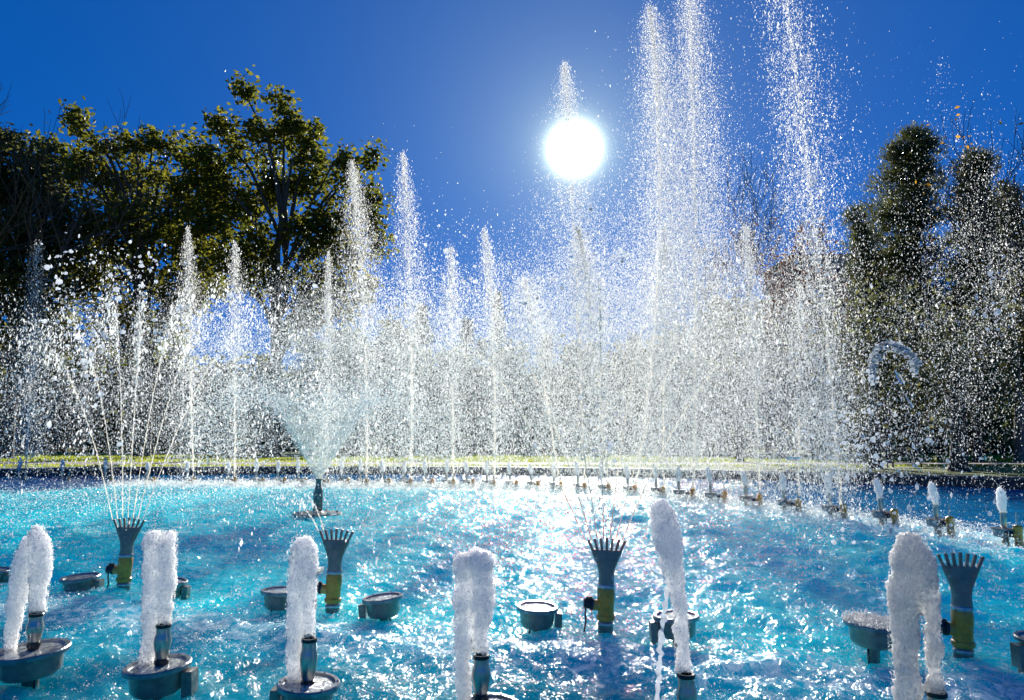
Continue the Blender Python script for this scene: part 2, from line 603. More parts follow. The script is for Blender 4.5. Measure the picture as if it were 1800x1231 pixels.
GZ = 0.35
inner = pool_outline(off=0.55)
outer = []
for x, y in inner:
    d = Vector((x - PC[0], y - PC[1] - 10, 0)).normalized()
    outer.append((x + d.x * 900, y + d.y * 900))
mids = []
for x, y in inner:
    d = Vector((x - PC[0], y - PC[1] - 10, 0)).normalized()
    mids.append((x + d.x * 40, y + d.y * 40))
n_o = len(inner)
gm = MB()
gm.add([(x, y, GZ) for x, y in inner] + [(x, y, GZ) for x, y in mids] + [(x, y, GZ) for x, y in outer],
       [(i, i + n_o, (i + 1) % n_o + n_o, (i + 1) % n_o) for i in range(n_o)] + [(i + n_o, i + 2 * n_o, (i + 1) % n_o + 2 * n_o, (i + 1) % n_o + n_o) for i in range(n_o)])
ground = gm.build('ground', M['lawn'])
tag(ground, kind='structure')

# pool wall (inner face) and coping stones
wall_in = pool_outline(off=0.0)
wm = MB()
n_w = len(wall_in)
wm.add([(x, y, -0.8) for x, y in wall_in] + [(x, y, GZ - 0.06) for x, y in wall_in],
       [(i, (i + 1) % n_w, (i + 1) % n_w + n_w, i + n_w) for i in range(n_w)])
pool_wall = wm.build('pool_wall', M['stonewall'])
tag(pool_wall, kind='structure')
fl = MB()
fl.add([(x, y, -0.8) for x, y in wall_in], [tuple(range(n_w))])
pool_floor = fl.build('pool_floor', M['stonewall'])
tag(pool_floor, kind='structure')
o_in, o_out = pool_outline(off=-0.05), pool_outline(off=0.6)
for i in range(0, n_w):
    j = (i + 1) % n_w
    # one slab per outline step, with a small joint
    def lerp(p, q, t): return (p[0] + (q[0] - p[0]) * t, p[1] + (q[1] - p[1]) * t)
    a, b = lerp(o_in[i], o_in[j], 0.01), lerp(o_in[i], o_in[j], 0.99)
    c, d = lerp(o_out[i], o_out[j], 0.99), lerp(o_out[i], o_out[j], 0.01)
    s = MB()
    zt = GZ + 0.02 + random.uniform(0, 0.004)
    s.add([(*a, GZ - 0.06), (*b, GZ - 0.06), (*c, GZ - 0.06), (*d, GZ - 0.06), (*a, zt), (*b, zt), (*c, zt), (*d, zt)],
          [(0, 3, 2, 1), (4, 5, 6, 7), (0, 1, 5, 4), (1, 2, 6, 5), (2, 3, 7, 6), (3, 0, 4, 7)])
    s.build('coping_stone', M['coping'], pool_wall)

# near paving under the photographer, path beyond the pool
pv = MB()
pv.add([(-30, -25, GZ + 0.004), (30, -25, GZ + 0.004), (30, NEAR_Y - 0.62, GZ + 0.004), (-30, NEAR_Y - 0.62, GZ + 0.004)], [(0, 1, 2, 3)])
tag(pv.build('pavement', M['paving']), kind='structure')
pa = MB()
xs = np.linspace(-90, 110, 60)
lo = [(x, 38.3 + 0.0006 * (x - 10) ** 2, GZ + 0.004) for x in xs]
hi = [(x, 44.0 + 0.0007 * (x - 10) ** 2, GZ + 0.004) for x in xs]
pa.add(lo + hi, [(i, i + 1, i + 61, i + 60) for i in range(59)])
tag(pa.build('footpath', M['path']), kind='structure')

# lawn blades: short tufts, real geometry on the strip one can see
ng = 60000
gx = RNG.uniform(-45, 60, ng)
gy = 36.5 + RNG.uniform(0, 1, ng) ** 1.3 * 34
keep = (gy > 44.4 + 0.0007 * (gx - 10) ** 2) | (gy < 38.0 + 0.0006 * (gx - 10) ** 2)
rr = np.hypot(gx - PC[0], gy - PC[1])
keep &= rr > PR + 0.8
gx, gy = gx[keep], gy[keep]
ng = len(gx)
hh = RNG.uniform(0.05, 0.13, ng)
aa = RNG.uniform(0, math.pi, ng)
wv = 0.06
base = np.stack([gx, gy, np.full(ng, GZ)], 1)
du = np.stack([np.cos(aa) * wv, np.sin(aa) * wv, np.zeros(ng)], 1)
tip = base + np.stack([RNG.normal(0, .03, ng), RNG.normal(0, .03, ng), hh], 1)
V_ = np.stack([base - du, base + du, tip], 1).reshape(-1, 3)
F_ = np.arange(ng * 3).reshape(-1, 3)
tag(link_mesh('grass', np_mesh('grass', V_, F_), M['grassblade']), 'short sunlit grass of the lawn beyond the pool', 'grass', kind='stuff')

# water surface: real waves
RING = []      # (px, water-line py) of the back ring of nozzles
for px, py in [(1792, 960), (1672, 940), (1574, 924), (1484, 912), (1404, 901), (1336, 892), (1274, 885), (1218, 879), (1166, 874), (1116, 870), (1070, 867),
               (1028, 865), (986, 863), (946, 861), (908, 860), (868, 859), (832, 858), (797, 858), (760, 857), (722, 857), (684, 856), (645, 856),
               (612, 855), (575, 855), (536, 855), (500, 854), (462, 854), (413, 853), (340, 853), (270, 852), (196, 852), (120, 852), (44, 851)]:
    RING.append((px, py))
ring_pts = np.array([on_plane(px, py)[:2] for px, py in RING])

nu, nv = 640, 440
uu = np.linspace(-0.92, 0.92, nu)
tt = np.linspace(0, 1, nv)
yy = 1.2 * (37.5 / 1.2) ** (tt ** 0.82)
U, Yg = np.meshgrid(uu, yy)
X = U * (Yg + 2.5)
Z = np.zeros_like(X)
wr = np.random.default_rng(3)
# domain-warped sum of directional waves
wx = X + 0.25 * np.sin(0.9 * Yg + 1.3) + 0.12 * np.sin(2.3 * X + 1.1 * Yg)
wy = Yg + 0.25 * np.sin(0.8 * X + 0.4) + 0.10 * np.sin(2.9 * Yg - 1.7 * X)
for i in range(46):
    lam = 0.14 * (2.4 / 0.14) ** wr.random()
    k = 2 * math.pi / lam
    a = wr.uniform(0, 2 * math.pi)
    ph = wr.uniform(0, 2 * math.pi)
    amp = 0.0085 * lam ** 0.75 * wr.uniform(0.5, 1.3)
    s = np.sin(k * (wx * math.cos(a) + wy * math.sin(a)) + ph)
    env = 0.6 + 0.5 * np.sin(0.35 * k * (wx * math.sin(a) * 0.3 + wy * 0.21) + ph * 3)
    Z += amp * env * (1 - np.abs(s)) * 2 - amp * env
Z -= Z.mean()
dring = np.full(X.shape, 99.0)
for p in ring_pts:
    dring = np.minimum(dring, np.hypot(X - p[0], Yg - p[1]))
radial = np.hypot(X - PC[0], Yg - PC[1])
calm = np.clip((radial - 0) / PR, 0, 1)
# beyond the ring the water is calmer
beyond = np.clip((Yg - np.interp(X, ring_pts[::-1, 0], ring_pts[::-1, 1])) / 3.0, 0, 1)
Z *= (1.0 - 0.55 * beyond)
# the swell that rolls in between the two near rows
row_y = np.interp(X, [-4.5, -1.6, 0.75, 3.2, 6], [6.9, 5.9, 5.25, 4.55, 3.9])
Z += 0.045 * np.exp(-((Yg - row_y) / 0.28) ** 2) * (0.6 + 0.4 * np.sin(3.1 * X + 1))
Z -= 0.035 * np.exp(-((Yg - row_y + 0.55) / 0.3) ** 2)
Z += 0.03 * np.exp(-(dring / 0.6) ** 2) * wr.normal(0, 1, X.shape)
verts = np.stack([X, Yg, Z], -1).reshape(-1, 3)
idx = np.arange(nu * nv).reshape(nv, nu)
faces = np.stack([idx[:-1, :-1], idx[:-1, 1:], idx[1:, 1:], idx[1:, :-1]], -1).reshape(-1, 4)
wme = np_mesh('water', verts, faces)
basin = np.clip(0.12 + (Yg - row_y + 0.5) / 1.3 * 0.4, 0.0, 0.55)
basin = np.maximum(basin, 0)
basin = basin + 0.45 * np.clip(beyond * 1.6 - 0.25, 0, 1)
froth = 0.24 * np.exp(-(dring / 1.5) ** 2)
froth += 0.17 * np.exp(-((Yg - row_y) / 0.6) ** 2)
froth += 0.05 * np.clip((Yg - 11) / 5, 0, 1) * (1 - beyond)
for nm, arr in (('basin', basin), ('froth', froth)):
    at_ = wme.attributes.new(nm, 'FLOAT', 'POINT')
    at_.data.foreach_set('value', arr.astype(np.float32).ravel())
water = link_mesh('water', wme, M['water'], None, True)
tag(water, kind='structure')


# ------------------------------------------------------------------ droplets
def shards(pos, r, stretch=None, axis=None, fine=False):
    """droplets: each a small bent flake with random attitude; pos (n,3), r (n,)"""
    n = len(pos)
    u = RNG.normal(size=(n, 3)); u /= np.linalg.norm(u, axis=1, keepdims=True)
    w = RNG.normal(size=(n, 3)); w -= (w * u).sum(1, keepdims=True) * u
    w /= np.linalg.norm(w, axis=1, keepdims=True)
    nn = np.cross(u, w)
    r = r[:, None]
    if stretch is not None:
        ax = np.asarray(axis)[None, :] if np.ndim(axis) == 1 else axis
        st = stretch[:, None] if np.ndim(stretch) else stretch
        u = ax * st + u * 0.2
    if fine:
        V = np.stack([pos + u * r * 1.15, pos + w * r * 1.1, pos - u * r * 0.9 - w * r * 0.5 + nn * r * 0.3], 1).reshape(-1, 3)
        return V, np.arange(n * 3).reshape(-1, 3)
    a = pos + u * r
    b = pos + w * r * 0.8 + nn * r * 0.35
    c = pos - u * r
    d = pos - w * r * 0.8 + nn * r * 0.35
    V = np.stack([a, b, c, d], 1).reshape(-1, 3)
    i = np.arange(n) * 4
    F = np.stack([np.stack([i, i + 1, i + 2], 1), np.stack([i, i + 2, i + 3], 1)], 1).reshape(-1, 3)
    return V, F


NDROPS = 0


def drop_obj(name, pos, r, parent=None, mat='drop', stretch=None, axis=None, origin=None, fine=False):
    global NDROPS
    NDROPS += len(pos)
    V, F = shards(pos, r, stretch, axis, fine)
    if origin is not None: V = V - np.asarray(origin)[None, :]
    o = link_mesh(name, np_mesh(name, V, F), M[mat], parent)
    o['kind'] = 'stuff'
    return o


def px_size(Y):
    """metres per photo pixel at distance Y"""
    return Y / FPX


def rad_px(n, Y, mean=0.9, sig=0.36):
    return np.clip(RNG.lognormal(math.log(mean), sig, n), 0.3, 4.5) * np.asarray(Y) / FPX


def make_jet(label, base, top, w_tip, w_mid, w_bot, n, size=1.0, mid=None, drift=0.0, stream_to=0.42, mat='drop', gamma=0.75, cat='water jet', lean=None):
    """base (px, py) on the water, top (px, py); widths in photo pixels"""
    b = on_plane(*base)
    Y = b[1]
    t = at(top[0], top[1], Y)
    m = at(mid[0], mid[1], Y) if mid else (b + t) / 2
    # quadratic through b, m, t
    def curve(s):  # s 0 at base, 1 at top
        s = np.asarray(s)[:, None]
        return b * (1 - s) * (1 - 2 * s) + m * 4 * s * (1 - s) + t * s * (2 * s - 1)
    ps = px_size(Y)
    root = empty('water_jet', b, label, cat, 'jets of the back ring')
    # the clear rope of water at the bottom
    ss = np.linspace(0.0, stream_to, 40)
    pts = curve(ss)
    rad = ps * (0.9 + 0.9 * np.abs(np.sin(ss * 60))) * RNG.uniform(0.6, 1.4, 40)
    pts += RNG.normal(0, ps * 0.8, pts.shape)
    mb = MB()
    mb.tube([p - b for p in pts], list(rad), 6)
    mb.build('stream', M['thin'], root, True)
    # droplets: s from tip down
    n1 = int(n * 0.62)
    d = RNG.random(n1) ** gamma          # 0 tip .. 1 bottom
    w = np.interp(d, [0, 0.06, 0.4, 1.0], [w_tip * 0.35, w_tip, w_mid, w_bot]) * ps
    c = curve(1 - d)
    off = RNG.normal(0, 1, (n1, 3)) * np.stack([w * 0.5, w * 0.5, w * 0.3], 1)
    off[:, 0] += drift * ps * d * RNG.random(n1)
    p1 = c + off
    # clumps: the jet leaves the nozzle in pulses
    nc = max(8, int(n * 0.38 / 14))
    dc = RNG.random(nc) ** gamma
    wc = np.interp(dc, [0, 0.06, 0.4, 1.0], [w_tip * 0.25, w_tip * 0.6, w_mid * 0.6, w_bot * 0.6]) * ps
    cc = curve(1 - dc) + RNG.normal(0, 1, (nc, 3)) * np.stack([wc * 0.5, wc * 0.5, wc * 0.3], 1)
    cc[:, 0] += drift * ps * dc * 0.4
    k = 14
    p2 = np.repeat(cc, k, 0) + RNG.normal(0, 1, (nc * k, 3)) * np.array([2.6, 2.6, 6.5]) * ps
    # the core near the tip
    n3 = int(n * 0.02)
    d3 = RNG.random(n3) ** 1.6 * 0.5
    p3 = curve(1 - d3) + RNG.normal(0, 1, (n3, 3)) * (w_tip * 0.4 * ps) * (0.5 + d3[:, None] * 2)
    # drops hugging the rope
    n4 = int(n * 0.06)
    d4 = RNG.random(n4)
    p4 = curve(d4) + RNG.normal(0, 1, (n4, 3)) * 2.2 * ps
    P = np.concatenate([p1, p2, p3, p4])
    r = rad_px(len(P), Y, size)
    r[-(n3 + n4):] *= 1.25
    k_ = (P[:, 2] > 0.01) & (RNG.random(len(P)) < np.clip(P[:, 2] / 1.0, 0.3, 1))
    P, r = P[k_], r[k_]
    drop_obj('droplets', P, r, root, mat, stretch=RNG.uniform(0.8, 1.9, len(P)), axis=np.array([0.05, 0, 1.0]), origin=b, fine=True)
    return root


JETS = [
    # label, base, top, w_tip, w_mid, w_bot, n, size, mid, drift
    ('short blue-shaded water jet at the far left, in front of the dark tree', (44, 851), (66, 425), 16, 30, 60, 3500, 1.0, None, 0),
    ('slim water jet with a pointed tip against the dark left tree', (340, 853), (330, 400), 9, 34, 90, 7500, 0.9, None, 10),
    ('slim water jet beside the gap of sky under the left tree', (413, 853), (413, 425), 12, 26, 70, 5500, 0.95, None, 8),
    ('low thin water jet rising out of the cone shaped spray', (575, 855), (577, 445), 8, 18, 60, 5500, 0.9, None, 0),
    ('tall broad water jet in front of the edge of the left tree crown', (645, 856), (618, 285), 16, 62, 110, 16500, 0.95, (640, 560), 10),
    ('tall slender water jet against the sky just beside the left tree', (722, 857), (708, 270), 16, 50, 90, 13500, 0.95, (722, 560), 12),
    ('medium water jet, first to stand clear of the tree against the open sky', (797, 858), (793, 435), 14, 42, 70, 8500, 1.0, None, 4),
    ('medium slender water jet over the small dark cypress', (868, 859), (851, 403), 12, 34, 60, 7500, 1.0, (868, 620), 4),
    ('water jet whose tip rises just above the sun disc', (1028, 865), (992, 113), 22, 96, 170, 19000, 0.85, (1012, 480), 30),
    ('short bushy water jet with a blunt tip beside the sun jet', (986, 863), (922, 490), 26, 60, 110, 9500, 1.1, (950, 640), 0),
    ('water jet with a ragged crest under the sun', (1070, 867), (1016, 400), 16, 60, 110, 10500, 1.1, (1045, 600), 0),
    ('very tall water jet with a hooked thread at its tip', (1116, 870), (1142, 14), 34, 78, 150, 29000, 0.9, (1158, 420), 55),
    ('very tall water jet cut off by the top edge, beside the hooked one', (1218, 879), (1208, -70), 34, 84, 150, 29000, 0.9, (1222, 420), 40),
    ('medium water jet with a ragged tip between the two tallest plumes', (1166, 874), (1168, 400), 20, 60, 110, 9000, 1.1, None, 0),
    ('medium water jet with a blunt top in front of the bare shrubs', (1336, 892), (1310, 395), 15, 46, 90, 9500, 1.0, (1326, 640), 10),
    ('tallest widest water jet running out of the top of the picture', (1480, 912), (1365, -120), 60, 80, 70, 15500, 1.15, (1438, 450), -30),
    ('water jet with a lumpy broken upper end near the blue band of water', (1404, 901), (1405, 505), 22, 54, 80, 4500, 1.2, None, 0),
]
for L, b_, t_, wt, wmid, wb, n_, sz, md, dr in JETS:
    make_jet(L, b_, t_, wt, wmid, wb, int(n_ * (2.9 if t_[1] < 120 else 1.9)), sz * 0.72, md, dr, mat='drop')

# loose spray between the jets: falling curtains of fine drops (nobody could count it)
def spray_cloud(name, label, blobs, Yr, size, mat='drop', stretch=(0.7, 1.4), axis=(0.05, 0, 1.0)):
    P, R_ = [], []
    for (cx, cy, sx, sy, n, *rest) in blobs:
        Y = RNG.uniform(Yr[0], Yr[1], n)
        # lumpy: drops gather round random seeds
        ns = max(6, n // 220)
        seeds = RNG.normal(0, 1, (ns, 2))
        pick = RNG.integers(0, ns, n)
        mixf = (RNG.random(n) < 0.45)[:, None]
        g = np.where(mixf, seeds[pick] + RNG.normal(0, 0.22, (n, 2)), RNG.normal(0, 1, (n, 2)))
        px = cx + g[:, 0] * sx
        py = cy + g[:, 1] * sy
        a = (px - 900) / FPX
        b = -(py - 615.5) / FPX
        ry = math.cos(PITCH) - b * math.sin(PITCH)
        rz = math.sin(PITCH) + b * math.cos(PITCH)
        s = Y / ry
        p = np.stack([a * s, Y, CAM_Z + rz * s], 1)
        P.append(p)
        R_.append(rad_px(n, Y, size))
    P = np.concatenate(P); R_ = np.concatenate(R_)
    k = (P[:, 2] > 0.02) & (RNG.random(len(P)) < np.clip(P[:, 2] / 0.7, 0.45, 1))
    P, R_ = P[k], R_[k]
    o = drop_obj(name, P, R_, None, mat, stretch=RNG.uniform(*stretch, len(P)), axis=np.array(axis), fine=Yr[0] > 8)
    tag(o, label, 'spray', kind='stuff')
    return o


spray_cloud('spray_curtain', 'fine spray falling between the back jets', [
    (620, 600, 110, 60, 46000), (780, 640, 100, 65, 46000), (930, 600, 90, 75, 50000), (1080, 570, 90, 80, 56000), (1200, 520, 80, 100, 46000),
    (1310, 590, 80, 80, 44000), (400, 620, 100, 55, 24000), (900, 765, 300, 50, 62000), (1240, 740, 150, 60, 18000), (300, 760, 180, 45, 6000), (600, 610, 90, 40, 14000),
], (15.5, 24), 0.62)
spray_cloud('spray_drift', 'thin spray drifting in front of the right hand pines', [
    (1560, 640, 150, 150, 9000), (1700, 560, 80, 130, 12000), (1720, 400, 70, 100, 4500), (1420, 330, 110, 150, 1800), (1600, 780, 120, 60, 2500),
], (9, 15), 0.75)
spray_cloud('near_spray', 'brighter larger drops from the hand shaped nozzles', [
    (170, 660, 110, 80, 12000), (60, 690, 70, 80, 9000), (300, 670, 80, 70, 8000), (1000, 640, 130, 100, 6000), (1180, 620, 120, 90, 7000), (1330, 620, 110, 100, 6000),
    (1480, 730, 80, 70, 1600), (820, 630, 100, 70, 4000),
], (5.5, 9), 0.62, stretch=(0.8, 1.6))
spray_cloud('stray_drops', 'single stray drops flung across the sky', [
    (1430, 330, 150, 160, 700), (1180, 250, 90, 150, 900), (1000, 500, 60, 60, 500), (1650, 330, 120, 120, 300), (700, 420, 90, 90, 500), (850, 480, 80, 60, 500),
], (7, 16), 1.0)


# ------------------------------------------------------------------ ballistic sprays
G = 9.81


def ballistic(p0, v0, t, drag=0.0):
    t = t[:, None]
    if drag:
        e = (1 - np.exp(-drag * t)) / drag
        return p0 + v0 * e + np.array([0, 0, -1]) * G * (t - e) / drag
    return p0 + v0 * t + np.array([0, 0, -0.5 * G]) * t * t


# the cone shaped spray nozzle in the middle of the basin
CN = on_plane(558, 906)
cn_root = empty('cone_nozzle', CN, 'dark bottle shaped nozzle on a flat round plate in mid pool', 'nozzle')
b = MB(); b.lathe([(0.085, 0.05), (0.10, 0.12), (0.10, 0.42), (0.095, 0.50), (0.06, 0.60), (0.052, 0.70), (0.06, 0.72), (0.06, 0.76), (0.045, 0.76)], 20)
b.build('body', M['nozzlegrey'], cn_root, True)
b = MB(); b.lathe([(0.08, 0.0), (0.50, 0.015), (0.52, 0.03), (0.50, 0.055), (0.13, 0.065), (0.10, 0.09)], 32)
b.build('base_plate', M['greyplastic'], cn_root, True)
b = MB(); b.lathe([(0.07, -0.8), (0.07, 0.01)], 14)
b.build('riser_pipe', M['nozzlegrey'], cn_root, True)
for k in range(6):
    a = k * math.pi / 3 + 0.3
    b = MB(); b.lathe([(0.028, 0), (0.028, 0.03), (0.015, 0.04)], 6, c=(0.4 * math.cos(a), 0.4 * math.sin(a), 0.055))
    b.build('bolt', M['clamp'], cn_root)
c0 = CN + np.array([0, 0, 0.76])
fan_root = empty('cone_spray', c0, 'white funnel of spray opening above the bottle shaped nozzle', 'spray')
# the unbroken film: strips that tear open with height
nt_, nh_ = 150, 46
fv, ff = [], []
for j in range(nh_ + 1):
    h = 1.65 * (j / nh_) ** 1.0
    rad = 0.045 + 0.57 * h - 0.02 * h * h
    for i in range(nt_):
        a = 2 * math.pi * i / nt_
        rr_ = rad * (1 + 0.03 * math.sin(9 * a + 5 * h) + random.gauss(0, 0.012))
        fv.append((rr_ * math.cos(a), rr_ * math.sin(a), h + random.gauss(0, 0.008)))
for j in range(nh_):
    tear = max(0.02, (j / nh_ - 0.5) * 1.7)
    for i in range(nt_):
        if random.random() < tear: continue
        ff.append((j * nt_ + i, j * nt_ + (i + 1) % nt_, (j + 1) * nt_ + (i + 1) % nt_, (j + 1) * nt_ + i))
film = MB(); film.add(fv, ff)
fo = film.build('film', M['film'], fan_root)
fo['kind'] = 'stuff'
n = 36000
az = RNG.uniform(0, 2 * math.pi, n)
ang = np.radians(RNG.normal(28, 3.2, n))
sp = RNG.normal(8.6, 0.5, n)
v0 = np.stack([np.sin(ang) * np.cos(az), np.sin(ang) * np.sin(az), np.cos(ang)], 1) * sp[:, None]
tm = RNG.random(n) ** 0.8 * 1.15
P = ballistic(c0, v0, tm, 1.1) + RNG.normal(0, 1, (n, 3)) * (0.01 + 0.10 * tm[:, None])
n2_ = 13000
h2 = 1.75 * RNG.random(n2_) ** 0.6
a2_ = RNG.uniform(0, 2 * math.pi, n2_)
r2_ = (0.045 + 0.57 * h2) * RNG.normal(1, 0.05 + 0.03 * h2) * np.where(RNG.random(n2_) < 0.35, RNG.random(n2_) ** 0.5, 1)
P = np.concatenate([P, c0 + np.stack([r2_ * np.cos(a2_), r2_ * np.sin(a2_), h2], 1)])
k = P[:, 2] > 0.02
P = P[k]
drop_obj('droplets', P, rad_px(len(P), 15, 0.75), fan_root, 'warmdrop', origin=c0, fine=True)

# ------------------------------------------------------------------ hand shaped fan nozzles
HANDS = [
    ((216, 1040), 'grey hand shaped nozzle on a brass valve, the farthest of the four, spraying seven streams', (0.3, 5)),
    ((584, 1080), 'grey hand shaped nozzle behind the straight foam column, with hardly any spray', (0.4, -3)),
    ((1064, 1113), 'grey hand shaped nozzle on yellow brass, clear of any foam, with valve and cable showing', (0.2, 2)),
    ((1694, 1163), 'largest and nearest grey hand shaped nozzle, partly behind the widest foam column', (-0.2, -6)),
]


def finger_dirs():
    out = []
    for k in range(7):
        f = (k - 3) / 3
        out.append((f, math.radians(24) * f))
    return out


def make_hand(pos, label, rz):
    root = empty('fan_nozzle', pos, label, 'fountain nozzle', 'hand shaped nozzles')
    root.rotation_euler = (math.radians(random.uniform(-3, 3)), math.radians(random.uniform(-2.5, 2.5)), math.radians(rz))
    # palm: flattened, flaring from the neck to the finger roots
    b = MB()
    pts = [(0, 0, 0.37), (0, 0, 0.43), (0, 0, 0.49), (0, 0, 0.55), (0, 0, 0.61), (0, 0, 0.645)]
    wx_ = [0.062, 0.058, 0.066, 0.09, 0.118, 0.128]
    wy_ = [0.062, 0.056, 0.05, 0.044, 0.034, 0.026]
    vs, fs = [], []
    n = 28
    for p, ax, ay in zip(pts, wx_, wy_):
        for k in range(n):
            t = 2 * math.pi * k / n
            ct, st = math.cos(t), math.sin(t)
            e = 0.75
            vs.append((ax * math.copysign(abs(ct) ** e, ct), ay * math.copysign(abs(st) ** e, st), p[2] + 0.0))
    for i in range(len(pts) - 1):
        for k in range(n):
            a, c = i * n + k, i * n + (k + 1) % n
            fs.append((a, c, c + n, a + n))
    fs.append(tuple(range(n - 1, -1, -1))); fs.append(tuple(range((len(pts) - 1) * n, len(pts) * n)))
    b.add(vs, fs)
    b.build('palm', M['nozzlegrey'], root, True)
    for f, a in finger_dirs():
        b = MB()
        x0, z0 = 0.108 * f, 0.635 - 0.012 * abs(f)
        L = 0.105
        R = Matrix.Rotation(a, 3, 'Y')
        c = Vector((x0, 0, z0)) + R @ Vector((0, 0, L / 2))
        b.box(c, (0.019, 0.026, L), R)
        b.build('finger', M['nozzlegrey'], root, bevel=0.004)
    b = MB(); b.lathe([(0.066, 0.345), (0.07, 0.352), (0.07, 0.372), (0.066, 0.378)], 24)
    b.build('clamp_ring', M['clamp'], root, True)
    b = MB(); b.lathe([(0.068, 0.10), (0.075, 0.115), (0.075, 0.135), (0.064, 0.145), (0.066, 0.23), (0.07, 0.25), (0.07, 0.33), (0.062, 0.345)], 22)
    b.tube([(-0.03, 0, 0.21), (-0.105, 0, 0.215)], 0.042, 14)
    b.build('brass_coupling', M['brass'], root, True)
    b = MB(); b.lathe([(0.058, -0.8), (0.058, 0.02), (0.062, 0.03), (0.062, 0.07), (0.056, 0.08), (0.056, 0.10)], 20)
    b.build('riser_pipe', M['nozzlegrey'], root, True)
    b = MB(); b.lathe([(0.064, 0.06), (0.067, 0.065), (0.067, 0.08), (0.064, 0.085)], 22)
    b.build('lower_clamp', M['clamp'], root, True)
    b = MB(); b.tube([(-0.105, 0, 0.215), (-0.125, 0, 0.217), (-0.13, 0, 0.217), (-0.165, 0, 0.22), (-0.17, 0, 0.22), (-0.18, 0, 0.22)], [0.05, 0.05, 0.038, 0.038, 0.044, 0.03], 16)
    b.box((-0.135, 0, 0.262), (0.05, 0.03, 0.03))
    v = b.build('valve', M['black'], root, True)
    b = MB(); b.tube([(-0.16, 0, 0.19), (-0.163, 0.01, 0.14), (-0.155, 0.015, 0.08), (-0.165, 0.02, 0.02), (-0.17, 0.02, -0.1)], 0.007, 7)
    b.build('cable', M['black'], v, True)
    return root


def hand_spray(pos, rz, label, speed, n_each, which=range(7), size=1.0, tmax=1.2, brk=0.35, widen=1.0, colour='drop'):
    root = empty('fan_spray', pos, label, 'water jets', 'sprays from the hand shaped nozzles')
    P, Rr = [], []
    Rz = Matrix.Rotation(math.radians(rz), 3, 'Z')
    for k in which:
        f, a = finger_dirs()[k]
        x0, z0 = 0.108 * f, 0.635 - 0.012 * abs(f)
        tipl = Vector((x0, 0, z0)) + Matrix.Rotation(a, 3, 'Y') @ Vector((0, 0, 0.105))
        tip = np.array(pos) + np.array(Rz @ tipl)
        a2 = a * 0.62 * widen
        d = np.array(Rz @ Vector((math.sin(a2), random.uniform(-0.04, 0.04), math.cos(a2))))
        s = speed * random.uniform(0.93, 1.05)
        v = d * s
        ts = np.linspace(0, tmax * 0.27, 40)
        pts = ballistic(tip, v[None, :], ts, 0.25)
        mb = MB()
        rad = [(0.002 + 0.0035 * random.random()) * (1 - 0.5 * i_ / 40) for i_ in range(40)]
        jit = RNG.normal(0, 1, pts.shape) * (0.001 + 0.006 * ts[:, None])
        mb.tube([p - np.array(pos) for p in pts + jit], rad, 6)
        mb.build('stream', M['ropes'], root, True)
        n = n_each
        t = RNG.random(n) ** 0.75 * tmax
        vv = v[None, :] * (1 + RNG.normal(0, 0.018, (n, 1)) * (1 + 2 * (t[:, None] > brk)))
        p = ballistic(tip, vv, t, 0.25)
        spread = 0.004 + 0.13 * np.clip(t - brk, 0, None) ** 1.2
        # gather in beads
        nb = n // 9
        beads = RNG.normal(0, 1, (nb, 3))
        pk = RNG.integers(0, nb, n)
        p += (beads[pk] * 0.6 + RNG.normal(0, 1, (n, 3)) * 0.5) * spread[:, None]
        P.append(p)
        Rr.append(np.clip(RNG.lognormal(math.log(size), 0.45, n), 0.35, 4) * pos[1] / FPX * (1 + 0.5 * (t > brk)))
    P = np.concatenate(P); Rr = np.concatenate(Rr)
    k = P[:, 2] > 0.02
    P, Rr = P[k], Rr[k]
    drop_obj('droplets', P, Rr, root, colour, stretch=RNG.uniform(0.8, 2.0, len(P)), axis=np.array([0.0, 0, 1.0]), origin=pos)


hp = []
for (px, py), lab, (dx, rz) in HANDS:
    p = on_plane(px, py)
    hp.append(p)
    make_hand(p, lab, rz)
hand_spray(hp[0], 5, 'seven thin streams fanning out of the farthest hand shaped nozzle', 7.0, 2000, size=0.75, tmax=1.25)
hand_spray(hp[2], 2, 'seven thin streams fanning widely out of the hand shaped nozzle with clear yellow brass', 6.8, 2100, size=0.75, tmax=1.25, widen=1.55)
hand_spray(hp[1], -3, 'few weak threads of water above the hand shaped nozzle behind the foam', 2.6, 110, which=(0, 1), size=0.8, tmax=0.34, brk=0.08, widen=1.8)


